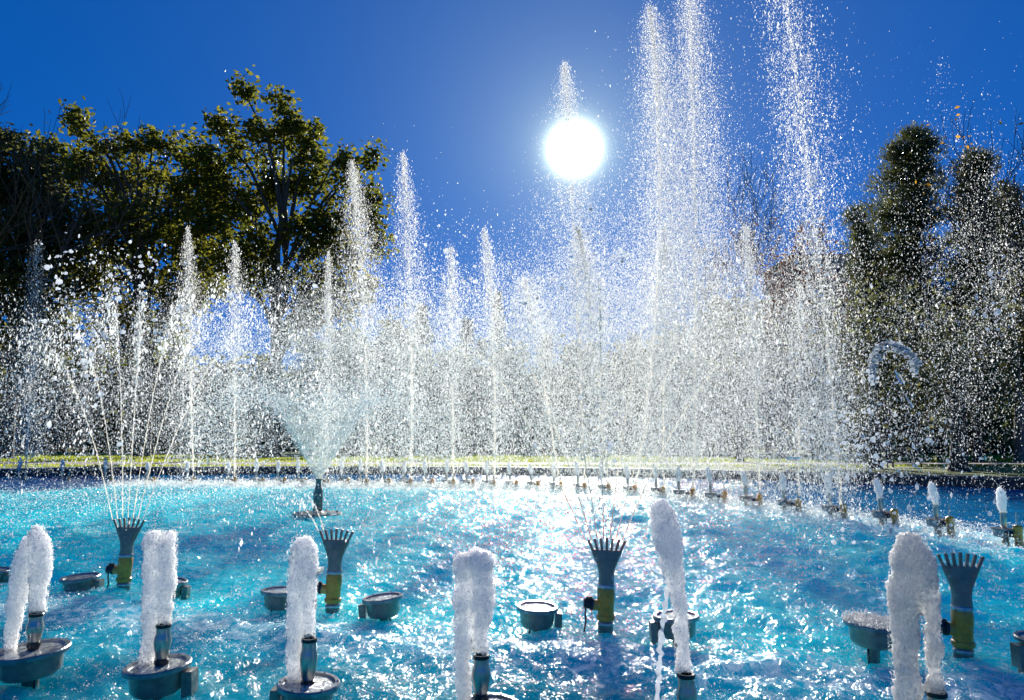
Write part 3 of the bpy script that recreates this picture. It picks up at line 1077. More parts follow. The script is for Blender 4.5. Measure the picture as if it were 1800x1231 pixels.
# ------------------------------------------------------------------ underwater lights (round dishes)
def make_light(pos, label, r=0.16, tilt=(0, 0), rz=0.0, side=1, froth=False, z=0.0, group='round lights of the second row'):
    root = empty('pool_light', (pos[0], pos[1], z), label, 'fountain light', group)
    root.rotation_euler = (math.radians(tilt[0]), math.radians(tilt[1]), math.radians(rz))
    k = r / 0.16
    b = MB(); b.lathe([(0.035 * k, -0.3), (0.035 * k, 0.055), (0.11 * k, 0.06), (0.128 * k, 0.085), (0.135 * k, 0.17), (0.14 * k, 0.185), (0.148 * k, 0.19)], 36)
    h = b.build('housing', M['greyplastic'], root, True)
    b = MB()
    b.lathe([(0.148 * k, 0.188), (0.162 * k, 0.19), (0.164 * k, 0.212), (0.158 * k, 0.22), (0.138 * k, 0.219), (0.134 * k, 0.208), (0.134 * k, 0.19)], 40, cap=False)
    b.build('rim', M['rimgrey'], root, True)
    b = MB(); b.lathe([(0.001, 0.212), (0.07 * k, 0.211), (0.134 * k, 0.206), (0.134 * k, 0.195)], 32)
    b.build('lens', M['lens'], root, True)
    for i in range(6):
        a = i * math.pi / 3 + 0.2
        b = MB(); b.lathe([(0.006, 0.2195), (0.006, 0.2245), (0.003, 0.2265)], 6, c=(0.148 * k * math.cos(a), 0.148 * k * math.sin(a), 0))
        b.build('screw', M['clamp'], root)
    b = MB(); b.box((side * 0.165 * k, 0.0, 0.10), (0.055 * k, 0.085 * k, 0.15))
    b.box((side * 0.165 * k, 0.0, -0.2), (0.03, 0.03, 0.5))
    b.build('bracket', M['greyplastic'], root, bevel=0.004)
    b = MB(); b.tube([(-side * 0.05, -0.03, 0.07), (-side * 0.06, -0.05, 0.02), (-side * 0.055, -0.05, -0.1), (-side * 0.055, -0.05, -0.4)], 0.008, 8)
    b.build('cable', M['black'], root, True)
    if froth:
        n = 2600
        a = RNG.uniform(0, 2 * math.pi, n); q = np.sqrt(RNG.random(n)) * 0.17 * k
        Pf = np.stack([q * np.cos(a), q * np.sin(a), 0.215 + np.abs(RNG.normal(0, 0.022, n))], 1)
        o = drop_obj('splash', Pf, RNG.uniform(0.003, 0.007, n), root)
    return root


def second_row_Y(px):
    # smooth arc through the four hands
    return float(np.interp(px, [-40, 216, 584, 1064, 1694, 1850], [7.9, 7.2, 6.25, 5.62, 4.9, 4.75]))


for px, py, r, tilt, side, fr, lab in [
    (-14, 1002, 0.17, (0, 3), 1, False, 'edge of a grey round light cut off by the frame beside the leftmost foam column'),
    (144, 1014, 0.18, (3, -3), 1, False, 'grey round light farthest to the back, beside the valve of the farthest hand nozzle'),
    (297, 1022, 0.16, (2, 2), 1, False, 'small part of a grey round light showing behind the foam column with the double head'),
    (492, 1038, 0.165, (0, 2), 1, False, 'grey round light half hidden by the straight foam column'),
    (677, 1050, 0.165, (0, -6), -1, False, 'tilted grey round light standing free between two foam columns, bracket toward the hand nozzle'),
    (943, 1066, 0.16, (3, 2), 1, False, 'pale rimmed round light with a square bracket, beside the brass hand nozzle valve'),
    (1190, 1082, 0.165, (0, -2), -1, False, 'grey round light partly behind the leaning foam column'),
    (1532, 1094, 0.185, (2, 2), 1, True, 'large grey round light covered in splashing water beside the widest foam column'),
    (1838, 1122, 0.17, (0, 0), -1, False, 'dark bracket of a round light cut off by the right hand frame'),
]:
    Y = second_row_Y(px) * 1.035
    r *= 1.035
    top = at(px, py, Y)
    z_top = top[2]
    make_light((top[0], top[1], 0), lab, r=r, tilt=tilt, side=side, froth=fr, z=z_top - 0.212)

# ------------------------------------------------------------------ front row: foam nozzles with foam columns on round lights
tex_cl = bpy.data.textures.new('lumps', 'CLOUDS'); tex_cl.noise_scale = 0.09; tex_cl.noise_depth = 2
tex_vo = bpy.data.textures.new('bubbles', 'VORONOI'); tex_vo.noise_scale = 0.019; tex_vo.distance_metric = 'DISTANCE'


def make_foam(name, Y, lobes, label, group, mat='foam', voxel=0.006, amp=0.05, bub=0.014, bubbles=500, big=False):
    """lobes: lists of (px, py, half width in photo pixels)"""
    ps = px_size(Y)
    base = at(lobes[0][0][0], lobes[0][0][1], Y)
    mb = MB()
    surf = []
    for li, L in enumerate(lobes):
        L = np.array(L, float)
        # resample smoothly
        tq = np.linspace(0, len(L) - 1, len(L) * 5)
        Q = np.stack([np.interp(tq, range(len(L)), L[:, i]) for i in range(3)], 1)
        ker = np.array([1, 2, 3, 2, 1.0]); ker /= ker.sum()
        for i in range(3):
            pad = np.pad(Q[:, i], 2, mode='edge')
            Q[:, i] = np.convolve(pad, ker, 'valid')
        pts = [at(q[0], q[1], Y + 0.02 * li) - base for q in Q]
        rad = list(np.maximum(Q[:, 2] * ps, 0.004))
        # round the free end
        e = pts[-1] - pts[-2]
        e /= np.linalg.norm(e)
        r_ = rad[-1]
        for f, g in ((0.45, 0.88), (0.8, 0.6), (0.97, 0.25)):
            pts.append(pts[len(Q) - 1] + e * r_ * f)
            rad.append(r_ * g)
        mb.tube(pts, rad, 20, sy=0.85)
        surf.append((pts, rad))
    root = empty(name, base, label, 'foam column', group)
    o = mb.build('froth', M[mat], root, True)
    o.data.set_sharp_from_angle(angle=math.pi)
    md = o.modifiers.new('merge', 'REMESH'); md.mode = 'VOXEL'; md.voxel_size = voxel; md.use_smooth_shade = True
    d1 = o.modifiers.new('lumps', 'DISPLACE'); d1.texture = tex_cl; d1.strength = amp; d1.mid_level = 0.5; d1.texture_coords = 'GLOBAL'
    d2 = o.modifiers.new('bubbles', 'DISPLACE'); d2.texture = tex_vo; d2.strength = -bub; d2.mid_level = 0.35; d2.texture_coords = 'GLOBAL'
    # flecks torn off the surface and bubbles on it
    Pn, Rn = [], []
    for pts, rad in surf:
        n = int(bubbles * len(pts) / 20)
        i = RNG.integers(0, len(pts) - 1, n)
        f = RNG.random(n)[:, None]
        A = np.array(pts)[i] * (1 - f) + np.array(pts)[i + 1] * f
        rr2 = np.array(rad)[i]
        a = RNG.uniform(0, 2 * math.pi, n)
        k = rr2 * (1.02 + np.abs(RNG.normal(0, 0.07, n)))
        A = A + np.stack([np.cos(a) * k, np.sin(a) * k * 0.85, RNG.normal(0, 0.004, n)], 1)
        Pn.append(A); Rn.append(RNG.uniform(0.5, 1.3, n) * ps)
    Pn = np.concatenate(Pn); Rn = np.concatenate(Rn)
    drop_obj('flecks', Pn, Rn, root, 'drop')
    return root


def icos():
    import bmesh
    bm = bmesh.new()
    bmesh.ops.create_icosphere(bm, subdivisions=2, radius=1.0)
    V = np.array([v.co[:] for v in bm.verts]); F = np.array([[v.index for v in f.verts] for f in bm.faces])
    bm.free()
    return V, F


IV, IF = icos()


def balls(name, pos, r, mat, parent=None, squash=1.0, origin=None, noise=0.0):
    n = len(pos)
    V = IV[None] * r[:, None, None]
    if noise:
        V = V * (1 + noise * RNG.normal(0, 1, (n, len(IV), 1)) * 0.5)
        V = V * RNG.uniform(0.4, 1.7, (n, 1, 3))
    V = V + pos[:, None, :]
    if origin is not None: V = V - np.asarray(origin)
    F = IF[None] + (np.arange(n) * len(IV))[:, None, None]
    o = link_mesh(name, np_mesh(name, V.reshape(-1, 3), F.reshape(-1, 3)), M[mat], parent, True)
    o['kind'] = 'stuff'
    return o


def make_foam_nozzle(pos_top, label, H, r=0.042):
    """pos_top: top of the nozzle; H: height down to the light"""
    root = empty('foam_nozzle', (pos_top[0], pos_top[1], pos_top[2] - H), label, 'fountain nozzle', 'steel foam nozzles of the front row')
    b = MB(); b.lathe([(r * 0.95, H - 0.02), (r * 1.08, H - 0.018), (r * 1.1, H - 0.004), (r * 1.02, H), (r * 0.72, H), (r * 0.7, H - 0.02)], 28, cap=False)
    b.build('collar', M['black'], root, True)
    b = MB(); b.lathe([(r * 0.78, 0.045), (r * 0.9, 0.06), (r * 1.0, 0.085), (r * 1.12, H * 0.45), (r * 1.22, H * 0.60), (r * 1.14, H * 0.70), (r * 0.98, H * 0.78), (r * 0.98, H - 0.02)], 30)
    b.build('steel_sleeve', M['steel'], root, True)
    b = MB(); b.lathe([(r * 0.85, -0.03), (r * 0.85, 0.012), (r * 1.0, 0.016), (r * 1.0, 0.04), (r * 0.8, 0.045)], 24)
    b.build('socket', M['black'], root, True)
    return root


FRONT = [
    # nozzle top (px,py), nozzle height px, Y, dish centre px/py, dish half width px, lobes, label bits
    dict(noz=(64, 1078), H=58, Y=4.75, dish=(58, 1142), hw=58, lobes=[
        [(66, 1080, 13), (68, 1040, 14), (72, 1000, 17), (72, 965, 18), (66, 935, 12)],
        [(16, 1158, 8), (22, 1110, 12), (30, 1060, 15), (38, 1015, 19), (50, 975, 22), (62, 945, 15)]],
        f='pointed foam column with a broad fall on one side, the farthest along the front row', n='steel foam nozzle under the pointed foam column'),
    dict(noz=(288, 1097), H=68, Y=4.45, dish=(281, 1168), hw=52, lobes=[
        [(290, 1100, 10), (289, 1060, 12), (288, 1020, 17), (288, 970, 20), (296, 945, 13)],
        [(254, 1185, 11), (262, 1140, 14), (268, 1080, 17), (270, 1010, 18), (270, 960, 17), (272, 948, 17)],
        [(290, 1075, 13), (297, 1030, 10), (300, 985, 10)]],
        f='foam column with a knobbly double head', n='steel foam nozzle under the double headed foam column'),
    dict(noz=(544, 1122), H=80, Y=4.2, dish=(540, 1200), hw=50, lobes=[
        [(543, 1124, 10), (543, 1080, 11), (541, 1040, 15), (537, 990, 21), (534, 960, 20)],
        [(520, 1260, 13), (518, 1180, 14), (519, 1100, 16), (524, 1020, 18), (528, 970, 18)],
        [(548, 1010, 10), (560, 1002, 6)]],
        f='tall straight foam column with a rounded top and a small side knob', n='steel foam nozzle beside the straight foam column'),
    dict(noz=(846, 1151), H=76, Y=3.95, dish=(860, 1240), hw=52, lobes=[
        [(845, 1153, 12), (845, 1110, 13), (848, 1060, 23), (846, 1010, 19), (842, 985, 22)],
        [(818, 1300, 11), (816, 1230, 12), (812, 1150, 17), (814, 1080, 18), (814, 1020, 17), (814, 985, 16)],
        [(818, 1000, 18), (832, 978, 17), (848, 985, 18)]],
        f='squat foam column with a broad flat head', n='steel foam nozzle with its dark collar under the flat headed foam column'),
    dict(noz=(1206, 1184), H=86, Y=3.68, dish=(1212, 1285), hw=56, lobes=[
        [(1201, 1186, 12), (1199, 1130, 12), (1196, 1080, 12), (1188, 1030, 15), (1180, 985, 21), (1173, 945, 25), (1166, 910, 21), (1163, 898, 19)]],
        f='leaning foam column, smooth and slimmer at the foot', n='steel foam nozzle cut off by the bottom of the picture, under the leaning foam column'),
    dict(noz=(1646, 1216), H=92, Y=3.42, dish=(1660, 1330), hw=60, lobes=[
        [(1645, 1220, 12), (1641, 1160, 13), (1638, 1100, 14), (1632, 1040, 18), (1618, 985, 24), (1604, 955, 21)],
        [(1600, 1320, 19), (1596, 1230, 22), (1590, 1160, 23), (1588, 1090, 24), (1590, 1030, 26), (1596, 985, 28), (1600, 958, 23)],
        [(1612, 1050, 12), (1612, 1000, 26)]],
        f='widest foam column, a glassy hood of bubbles in front of the nearest hand nozzle', n='foam nozzle collar at the bottom of the picture, under the widest foam column'),
]
dish_labels = ['front round light under the pointed foam column', 'front round light under the double headed foam column', 'front round light under the straight foam column',
               'front round light under the flat headed foam column', 'front round light under the leaning foam column', 'front round light under the widest foam column']
for i, d in enumerate(FRONT):
    Y = d['Y']
    ps = px_size(Y)
    nt_ = at(*d['noz'], Y)
    make_foam_nozzle(nt_, d['n'], d['H'] * ps, r=0.041)
    dc = at(*d['dish'], Y)
    make_light((dc[0], dc[1]), dish_labels[i], r=d['hw'] * ps, tilt=(2, -3 if i < 2 else 3), side=1 if i % 2 else -1, z=dc[2] - 0.212, group='round lights of the front row')
    big = i == 5
    make_foam('foam_column', Y, d['lobes'], d['f'], 'foam columns of the front row', mat='clearfoam' if big else 'foam', amp=0.045 if not big else 0.05, bub=0.015 if not big else 0.02, bubbles=1300)

# thin clear fall beside the leaning column
Y = 3.75
mb = MB()
pts = [at(1150, 1270, Y), at(1155, 1220, Y), at(1160, 1170, Y), at(1162, 1120, Y), at(1168, 1070, Y), at(1176, 1030, Y)]
tq = np.linspace(0, 5, 40)
pp = np.stack([np.interp(tq, range(6), np.array(pts)[:, i]) for i in range(3)], 1)
mb.tube(list(pp + RNG.normal(0, 0.004, pp.shape)), list(RNG.uniform(0.007, 0.018, 40)), 8)
fall = mb.build('falling_water', M['stream'], None, True)
tag(fall, 'thin glassy thread of water falling beside the leaning foam column', 'water')

# ------------------------------------------------------------------ back ring: small foam nozzles with brass risers


def small_foam(p, label, h, lean, ps):
    root = empty('foam_plume', (p[0], p[1], 0), label, 'foam column', 'small foam plumes of the back ring')
    mb = MB()
    hz = [0.46, 0.52, 0.6, 0.7, 0.8, 0.86, 0.89]
    rr3 = [0.035, 0.045, 0.06, 0.068, 0.06, 0.04, 0.012]
    pts = [(lean * (z - 0.46) ** 1.2 + random.gauss(0, 0.006), 0, 0.46 + (z - 0.46) * h) for z in hz]
    tq = np.linspace(0, 6, 19)
    P_ = np.array(pts)
    pp = np.stack([np.interp(tq, range(7), P_[:, k]) for k in range(3)], 1)
    r_ = np.interp(tq, range(7), rr3) * RNG.uniform(0.9, 1.12, 19)
    mb.tube(list(pp), list(r_), 12)
    mb.build('froth', M['foam'], root, True)
    n = 240
    i = RNG.integers(0, 19, n)
    a = RNG.uniform(0, 2 * math.pi, n)
    kk = r_[i] * RNG.uniform(0.95, 1.35, n)
    A = pp[i] + np.stack([np.cos(a) * kk, np.sin(a) * kk, RNG.normal(0, 0.02, n)], 1)
    drop_obj('flecks', A, RNG.uniform(0.5, 1.1, n) * ps, root, 'drop')


def small_nozzle(p, label):
    root = empty('ring_nozzle', (p[0], p[1], 0), label, 'fountain nozzle', 'small nozzles of the back ring')
    b = MB(); b.lathe([(0.03, 0.22), (0.038, 0.27), (0.048, 0.38), (0.04, 0.44), (0.04, 0.47)], 14)
    b.build('steel_sleeve', M['steel'], root, True)
    b = MB(); b.lathe([(0.10, 0.10), (0.15, 0.12), (0.16, 0.21), (0.175, 0.215), (0.175, 0.235), (0.12, 0.235)], 20)
    b.build('light_dish', M['rimgrey'], root, True)
    b = MB(); b.lathe([(0.05, -0.8), (0.05, 0.11)], 10)
    b.build('post', M['greyplastic'], root, True)
    return root


def brass_jet(p, label):
    root = empty('jet_nozzle', (p[0], p[1], 0), label, 'fountain nozzle', 'brass jet nozzles of the back ring')
    b = MB(); b.lathe([(0.055, -0.02), (0.062, 0.0), (0.062, 0.05), (0.055, 0.06), (0.058, 0.2), (0.065, 0.22), (0.065, 0.28), (0.04, 0.30)], 14)
    b.tube([(-0.03, 0, 0.17), (-0.10, 0, 0.175)], 0.035, 10)
    b.build('brass_body', M['brass'], root, True)
    b = MB(); b.lathe([(0.02, 0.30), (0.016, 0.42), (0.012, 0.5)], 10)
    b.build('spout', M['clamp'], root, True)
    b = MB(); b.lathe([(0.055, -0.8), (0.055, -0.02)], 10)
    b.build('riser_pipe', M['nozzlegrey'], root, True)
    b = MB(); b.tube([(-0.10, 0, 0.175), (-0.14, 0, 0.177), (-0.15, 0, 0.178), (-0.19, 0, 0.18)], [0.045, 0.045, 0.032, 0.028], 12)
    v = b.build('valve', M['black'], root, True)
    b = MB(); b.tube([(-0.16, 0, 0.16), (-0.165, 0, 0.08), (-0.155, 0.01, -0.1)], 0.008, 6)
    b.build('cable', M['black'], v, True)
    return root


ORD = ['first', 'second', 'third', 'fourth', 'fifth', 'sixth', 'seventh', 'eighth', 'ninth', 'tenth', 'eleventh', 'twelfth', 'thirteenth', 'fourteenth', 'fifteenth',
       'sixteenth', 'seventeenth', 'eighteenth', 'nineteenth', 'twentieth', 'twenty-first', 'twenty-second', 'twenty-third', 'twenty-fourth', 'twenty-fifth', 'twenty-sixth',
       'twenty-seventh', 'twenty-eighth', 'twenty-ninth', 'thirtieth', 'thirty-first', 'thirty-second', 'thirty-third']
for i, (px, py) in enumerate(RING):
    p = on_plane(px, py)
    Y = p[1]
    q = on_plane(px - (24 if i < 8 else 12), py - 3)
    q = q.copy()
    brass_jet(p, f'brass jet nozzle with black valve, {ORD[i]} of the back ring from the right')
    small_nozzle(q, f'small steel foam nozzle on round dish, {ORD[i]} of the back ring from the right')
    hgt = random.uniform(0.75, 1.15)
    small_foam(q, f'small white foam plume, {ORD[i]} of the back ring from the right', hgt, random.uniform(-0.18, 0.02), px_size(Y))

# ------------------------------------------------------------------ froth and splashes on the water
def surface_splash(name, label, gen, size, mat='drop'):
    P, Y = gen
    k = P[:, 2] > -0.02
    o = drop_obj(name, P[k], rad_px(k.sum(), P[k][:, 1], size), None, mat, fine=True)
    tag(o, label, 'splash', kind='stuff')


P = []
for p in ring_pts:
    n = int(2600)
    a = RNG.uniform(0, 2 * math.pi, n); q = np.abs(RNG.normal(0, 0.75, n))
    P.append(np.stack([p[0] + q * np.cos(a), p[1] + q * np.sin(a) * 1.2, np.abs(RNG.normal(0, 0.09, n))], 1))
P = np.concatenate(P)
surface_splash('ring_splash', 'white boiling splash round the nozzles of the back ring', (P, None), 0.8)
n = 90000
yb = RNG.uniform(9, 27, n)
xb = RNG.uniform(-0.72, 0.45, n) * yb
lim = np.interp(xb, ring_pts[::-1, 0], ring_pts[::-1, 1])
k = (yb < lim + 0.5) & (RNG.random(n) < np.clip((yb - 8) / 8, 0.15, 1))
P = np.stack([xb, yb, np.abs(RNG.normal(0, 0.12, n))], 1)[k]
surface_splash('water_spatter', 'spatter of falling spray skipping over the far water', (P, None), 0.65)
n = 30000
xb = RNG.uniform(-5.5, 5.5, n)
yb = np.interp(xb, [-4.5, -1.6, 0.75, 3.2, 6], [7.0, 6.0, 5.35, 4.65, 4.0]) + RNG.normal(0, 0.42, n)
P = np.stack([xb, yb, np.abs(RNG.normal(0, 0.035, n))], 1)
k = (np.sin(xb * 2.7 + 1) + np.sin(xb * 6.1 + yb * 3) + RNG.normal(0, 0.8, n)) > -0.1
surface_splash('near_froth', 'grainy froth along the swell by the second row of nozzles', (P[k], None), 0.75)
nc_ = 2600
yc = 2.9 * (14 / 2.9) ** RNG.random(nc_)
xc = RNG.uniform(-0.82, 0.82, nc_) * yc
k_ = 26
sc_ = np.repeat(RNG.uniform(0.25, 1.0, nc_), k_) * np.repeat(yc, k_) / 5
xb = np.repeat(xc, k_) + RNG.normal(0, 0.055, nc_ * k_) * sc_
yb = np.repeat(yc, k_) + RNG.normal(0, 0.04, nc_ * k_) * sc_
P = np.stack([xb, yb, np.abs(RNG.normal(0, 0.012, nc_ * k_)) + 0.015 + 0.02 * np.repeat(RNG.random(nc_), k_)], 1)
surface_splash('scattered_drops', 'small knots of white froth and drops scattered over the water', (P, None), 0.8)

# ------------------------------------------------------------------ glassy blobs of water in the air
def blob_path(name, pts, rads, Y, label, thin=0.6):
    ps = px_size(Y)
    base = at(pts[0][0], pts[0][1], Y)
    mb = MB()
    L = np.array([[*p, r] for p, r in zip(pts, rads)], float)
    tq = np.linspace(0, len(L) - 1, len(L) * 6)
    Q = np.stack([np.interp(tq, range(len(L)), L[:, i]) for i in range(3)], 1)
    P_ = [at(q[0], q[1], Y) for q in Q]
    mb.tube(P_, list(Q[:, 2] * ps), 12, sy=thin)
    o = mb.build(name, M['glass'], None, True)
    md = o.modifiers.new('merge', 'REMESH'); md.mode = 'VOXEL'; md.voxel_size = 0.006 * Y / 5; md.use_smooth_shade = True
    d1 = o.modifiers.new('lumps', 'DISPLACE'); d1.texture = tex_cl; d1.strength = 0.045 * Y / 5; d1.mid_level = 0.5; d1.texture_coords = 'GLOBAL'
    return tag(o, label, 'water')


arch = [(1535, 668), (1533, 640), (1540, 615), (1560, 603), (1580, 610), (1598, 616), (1608, 630), (1610, 648)]
blob_path('water_arch', arch, [2, 3, 4.5, 5, 3, 3.5, 3, 1.5], 5.2, 'clear arched strand of water hanging in the air before the pines')
tq = RNG.random(420) * 6.9
ax_ = np.interp(tq, range(8), [p[0] for p in arch]) + RNG.normal(0, 4, 420)
ay_ = np.interp(tq, range(8), [p[1] for p in arch]) + RNG.normal(0, 3.5, 420) + np.abs(RNG.normal(0, 9, 420)) * (RNG.random(420) < 0.5)
arch_drops = [at(x, y, 5.2 + RNG.uniform(-.08, .08)) for x, y in zip(ax_, ay_)]
blob_path('water_blob', [(1572, 652), (1580, 662), (1588, 674)], [1.5, 3.5, 2], 5.2, 'clear lump of water just under the arched sheet')
blob_path('water_blob', [(1588, 690), (1596, 704), (1605, 717)], [1.5, 3.5, 1.5], 5.2, 'lowest elongated clear lump of water falling under the arched sheet')
blob_path('water_blob', [(1604, 813), (1612, 822), (1620, 829)], [1.5, 3.5, 1.5], 5.2, 'clear lump of water over the far lawn strip beside a trunk')
blob_path('water_blob', [(1385, 806), (1397, 808), (1408, 806)], [1.5, 3, 1.5], 5.2, 'flat clear lump of water over the pool edge, near the tall jet')

gp, gr = [], []
gp += arch_drops
gr += list(np.clip(RNG.lognormal(math.log(1.6), 0.4, 420), 0.6, 4) * 5.2 / FPX)
for cx, cy, sx, sy, n, Y, rp in [(100, 470, 20, 30, 30, 6.8, 1.96), (200, 458, 50, 14, 30, 6.8, 1.82), (255, 480, 30, 20, 24, 6.8, 1.82), (175, 560, 70, 50, 60, 6.8, 2.2), (330, 600, 40, 40, 40, 6.8, 2.2),
                                 (930, 500, 25, 20, 60, 6, 1.96), (1090, 455, 15, 12, 30, 6, 2.1), (1180, 410, 20, 20, 30, 7, 1.68), (1030, 440, 15, 40, 60, 7, 1.75), (1500, 770, 60, 60, 120, 5.5, 2.1), (1570, 800, 70, 60, 70, 5, 2.1),
                                 (1745, 520, 25, 50, 40, 5, 2.1), (780, 440, 30, 30, 25, 8, 1.68), (830, 470, 30, 30, 25, 8, 2.1), (480, 580, 40, 60, 30, 6, 1.68), (1240, 520, 50, 30, 80, 6, 1.68), (1050, 760, 40, 50, 60, 6, 1.68), (700, 900, 250, 30, 30, 6, 1.8),
                                 (1510, 940, 130, 15, 30, 4.5, 2.1), (150, 640, 60, 60, 80, 6.5, 1.96), (1430, 430, 14, 60, 60, 8, 2.1)]:
    px = RNG.normal(cx, sx, n); py = RNG.normal(cy, sy, n)
    for a, b_ in zip(px, py):
        gp.append(at(a, b_, Y + RNG.uniform(-0.5, 0.5)))
        gr.append(np.clip(RNG.lognormal(math.log(rp), 0.35), 0.8, 3.6) * Y / FPX)
o = balls('glass_drops', np.array(gp), np.array(gr), 'bubble', noise=0.3)
tag(o, 'larger clear drops and wobbling blobs of water in mid air', 'water drops', kind='stuff')


# ------------------------------------------------------------------ trees
def leaf_mesh(pos, size, up=0.0, aspect=0.6, droop=0.0, name='crown'):
    n = len(pos)
    u = RNG.normal(size=(n, 3)); u[:, 2] = u[:, 2] * 0.6 + up - droop
    u /= np.linalg.norm(u, axis=1, keepdims=True)
    w = RNG.normal(size=(n, 3)); w -= (w * u).sum(1, keepdims=True) * u
    w /= np.linalg.norm(w, axis=1, keepdims=True)
    nn = np.cross(u, w)
    s = size[:, None]
    a = pos
    b = pos + u * s * 0.5 + w * s * aspect * 0.5 + nn * s * 0.1
    c = pos + u * s
    d = pos + u * s * 0.5 - w * s * aspect * 0.5 + nn * s * 0.1
    V = np.stack([a, b, c, d], 1).reshape(-1, 3)
    i = np.arange(n) * 4
    F = np.stack([np.stack([i, i + 1, i + 2], 1), np.stack([i, i + 2, i + 3], 1)], 1).reshape(-1, 3)
    return V, F


def clump_tree(name, label, base_px, Y, clumps, leafmat, n_clusters=14, leaves=55, lsize=0.4, trunk_r=0.45, cl_r=0.9, group=None, bark='bark', droop=0.3, up=0.0, shape=1.0, split=None, aspect=0.6, depth=1.0, limb=True):
    """clumps: (px, py, rx, ry) in photo pixels, the crown's masses at distance ~Y"""
    ps = px_size(Y)
    base = at(base_px, HORIZON, Y); base[2] = GZ
    root = empty(name, base, label, 'tree', group)
    br = MB()
    cpos = [at(c[0], c[1], Y + RNG.normal(0, 1) * depth * c[2] * ps * 0.5) - base for c in clumps]
    zs = [c[2] for c in cpos]
    fork = np.array([0, 0, max(2.0, min(zs) * 0.7)])
    top = np.array([np.mean([c[0] for c in cpos]) * 0.6, 0, np.percentile(zs, 80)])
    tp = [np.zeros(3), fork * 0.5 + RNG.normal(0, 0.15, 3), fork, (fork + top) / 2 + RNG.normal(0, 0.4, 3), top]
    br.tube(tp, [trunk_r * 1.25, trunk_r, trunk_r * 0.85, trunk_r * 0.55, trunk_r * 0.15], 9)
    LP, LS = [], []
    for c, cp in zip(clumps, cpos):
        rx, ry = c[2] * ps, c[3] * ps
        # limb from the trunk line
        tz = min(max(cp[2] * 0.62, fork[2] * 0.9), top[2] * 0.9)
        f = np.clip((tz - fork[2]) / max(top[2] - fork[2], 0.1), 0, 1)
        st = fork + (top - fork) * f
        if limb:
            mid = (st + cp) / 2 + np.array([0, 0, 0.12 * np.linalg.norm(cp - st)]) + RNG.normal(0, 0.25, 3)
            br.tube([st, mid, cp], [trunk_r * 0.36, trunk_r * 0.22, trunk_r * 0.08], 6)
        area = c[2] * c[3] / 2500.0
        k = max(3, int(n_clusters * area))
        d = RNG.normal(size=(k, 3)); d /= np.linalg.norm(d, axis=1, keepdims=True)
        d *= (RNG.random(k) ** 0.42)[:, None]
        cc = cp + d * np.array([rx, rx * depth, ry])
        for q in cc:
            m2 = (cp + q) / 2 + RNG.normal(0, 0.2, 3)
            br.tube([cp, m2, q], [trunk_r * 0.09, trunk_r * 0.05, 0.015], 4, cap=False)
        n = leaves
        cr = cl_r * RNG.uniform(0.55, 1.35, k)
        P_ = np.repeat(cc, n, 0) + RNG.normal(0, 1, (k * n, 3)) * np.repeat(cr, n)[:, None] * np.array([0.5, 0.5, 0.5 * shape])
        LP.append(P_)
        LS.append(RNG.uniform(0.6, 1.3, k * n) * lsize)
    LP = np.concatenate(LP); LS = np.concatenate(LS)
    br.build('trunk', M[bark], root, True)
    mats = leafmat if isinstance(leafmat, (list, tuple)) else [leafmat]
    V, F = leaf_mesh(LP, LS, up=up, droop=droop, aspect=aspect)
    link_mesh('crown', np_mesh('crown', V, F), M[mats[0]], root)
    return root


def bare_tree(name, label, base_px, Y, H, spread, seed, group=None, levels=5, lean=0.0, r0=0.16, leaves=None, nleaf=0, mat='twig', lsz=0.3, spine=1.0):
    rnd = random.Random(seed)
    base = at(base_px, HORIZON, Y); base[2] = GZ
    root = empty(name, base, label, 'tree', group)
    br = MB()
    tips = []

    def grow(p, d, L, r, lv):
        nseg = 3
        pts = [p]
        q = p.copy()
        dd = d.copy()
        for _ in range(nseg):
            dd = (dd + Vector((rnd.gauss(0, .14), rnd.gauss(0, .14), rnd.gauss(0.05, .08)))).normalized()
            q = q + dd * L / nseg
            pts.append(q.copy())
        br.tube(pts, [r, r * .85, r * .7, r * .55], 5 if lv < 2 else 3, cap=False)
        if lv >= levels:
            tips.append(q.copy())
            return
        nb = 3 if lv < 3 else rnd.choice((2, 3, 3))
        for k in range(nb):
            j = rnd.choice((1, 2, 3)) if k else 3
            a = rnd.uniform(0, 2 * math.pi)
            s = spread * rnd.uniform(0.5, 1.2) * (0.4 if k == 0 else 1)
            side = Vector((math.cos(a), math.sin(a), 0.0))
            nd = (dd + side * s + Vector((0, 0, 0.12))).normalized()
            grow(pts[j], nd, L * rnd.uniform(0.62, 0.85), max(r * 0.58, 0.017), lv + 1)
            if lv >= 2: tips.append(pts[j])

    grow(Vector((0, 0, 0)), Vector((lean, 0, 1)).normalized(), H * 0.34, r0, 0)
    br.build('trunk', M[mat], root)
    if leaves:
        T = np.array([t[:] for t in tips])
        i = RNG.integers(0, len(T), nleaf)
        P_ = T[i] + RNG.normal(0, 0.25, (nleaf, 3))
        V, F = leaf_mesh(P_, RNG.uniform(0.5, 1.2, nleaf) * lsz)
        link_mesh('crown', np_mesh('crown', V, F), M[leaves], root)
    return root


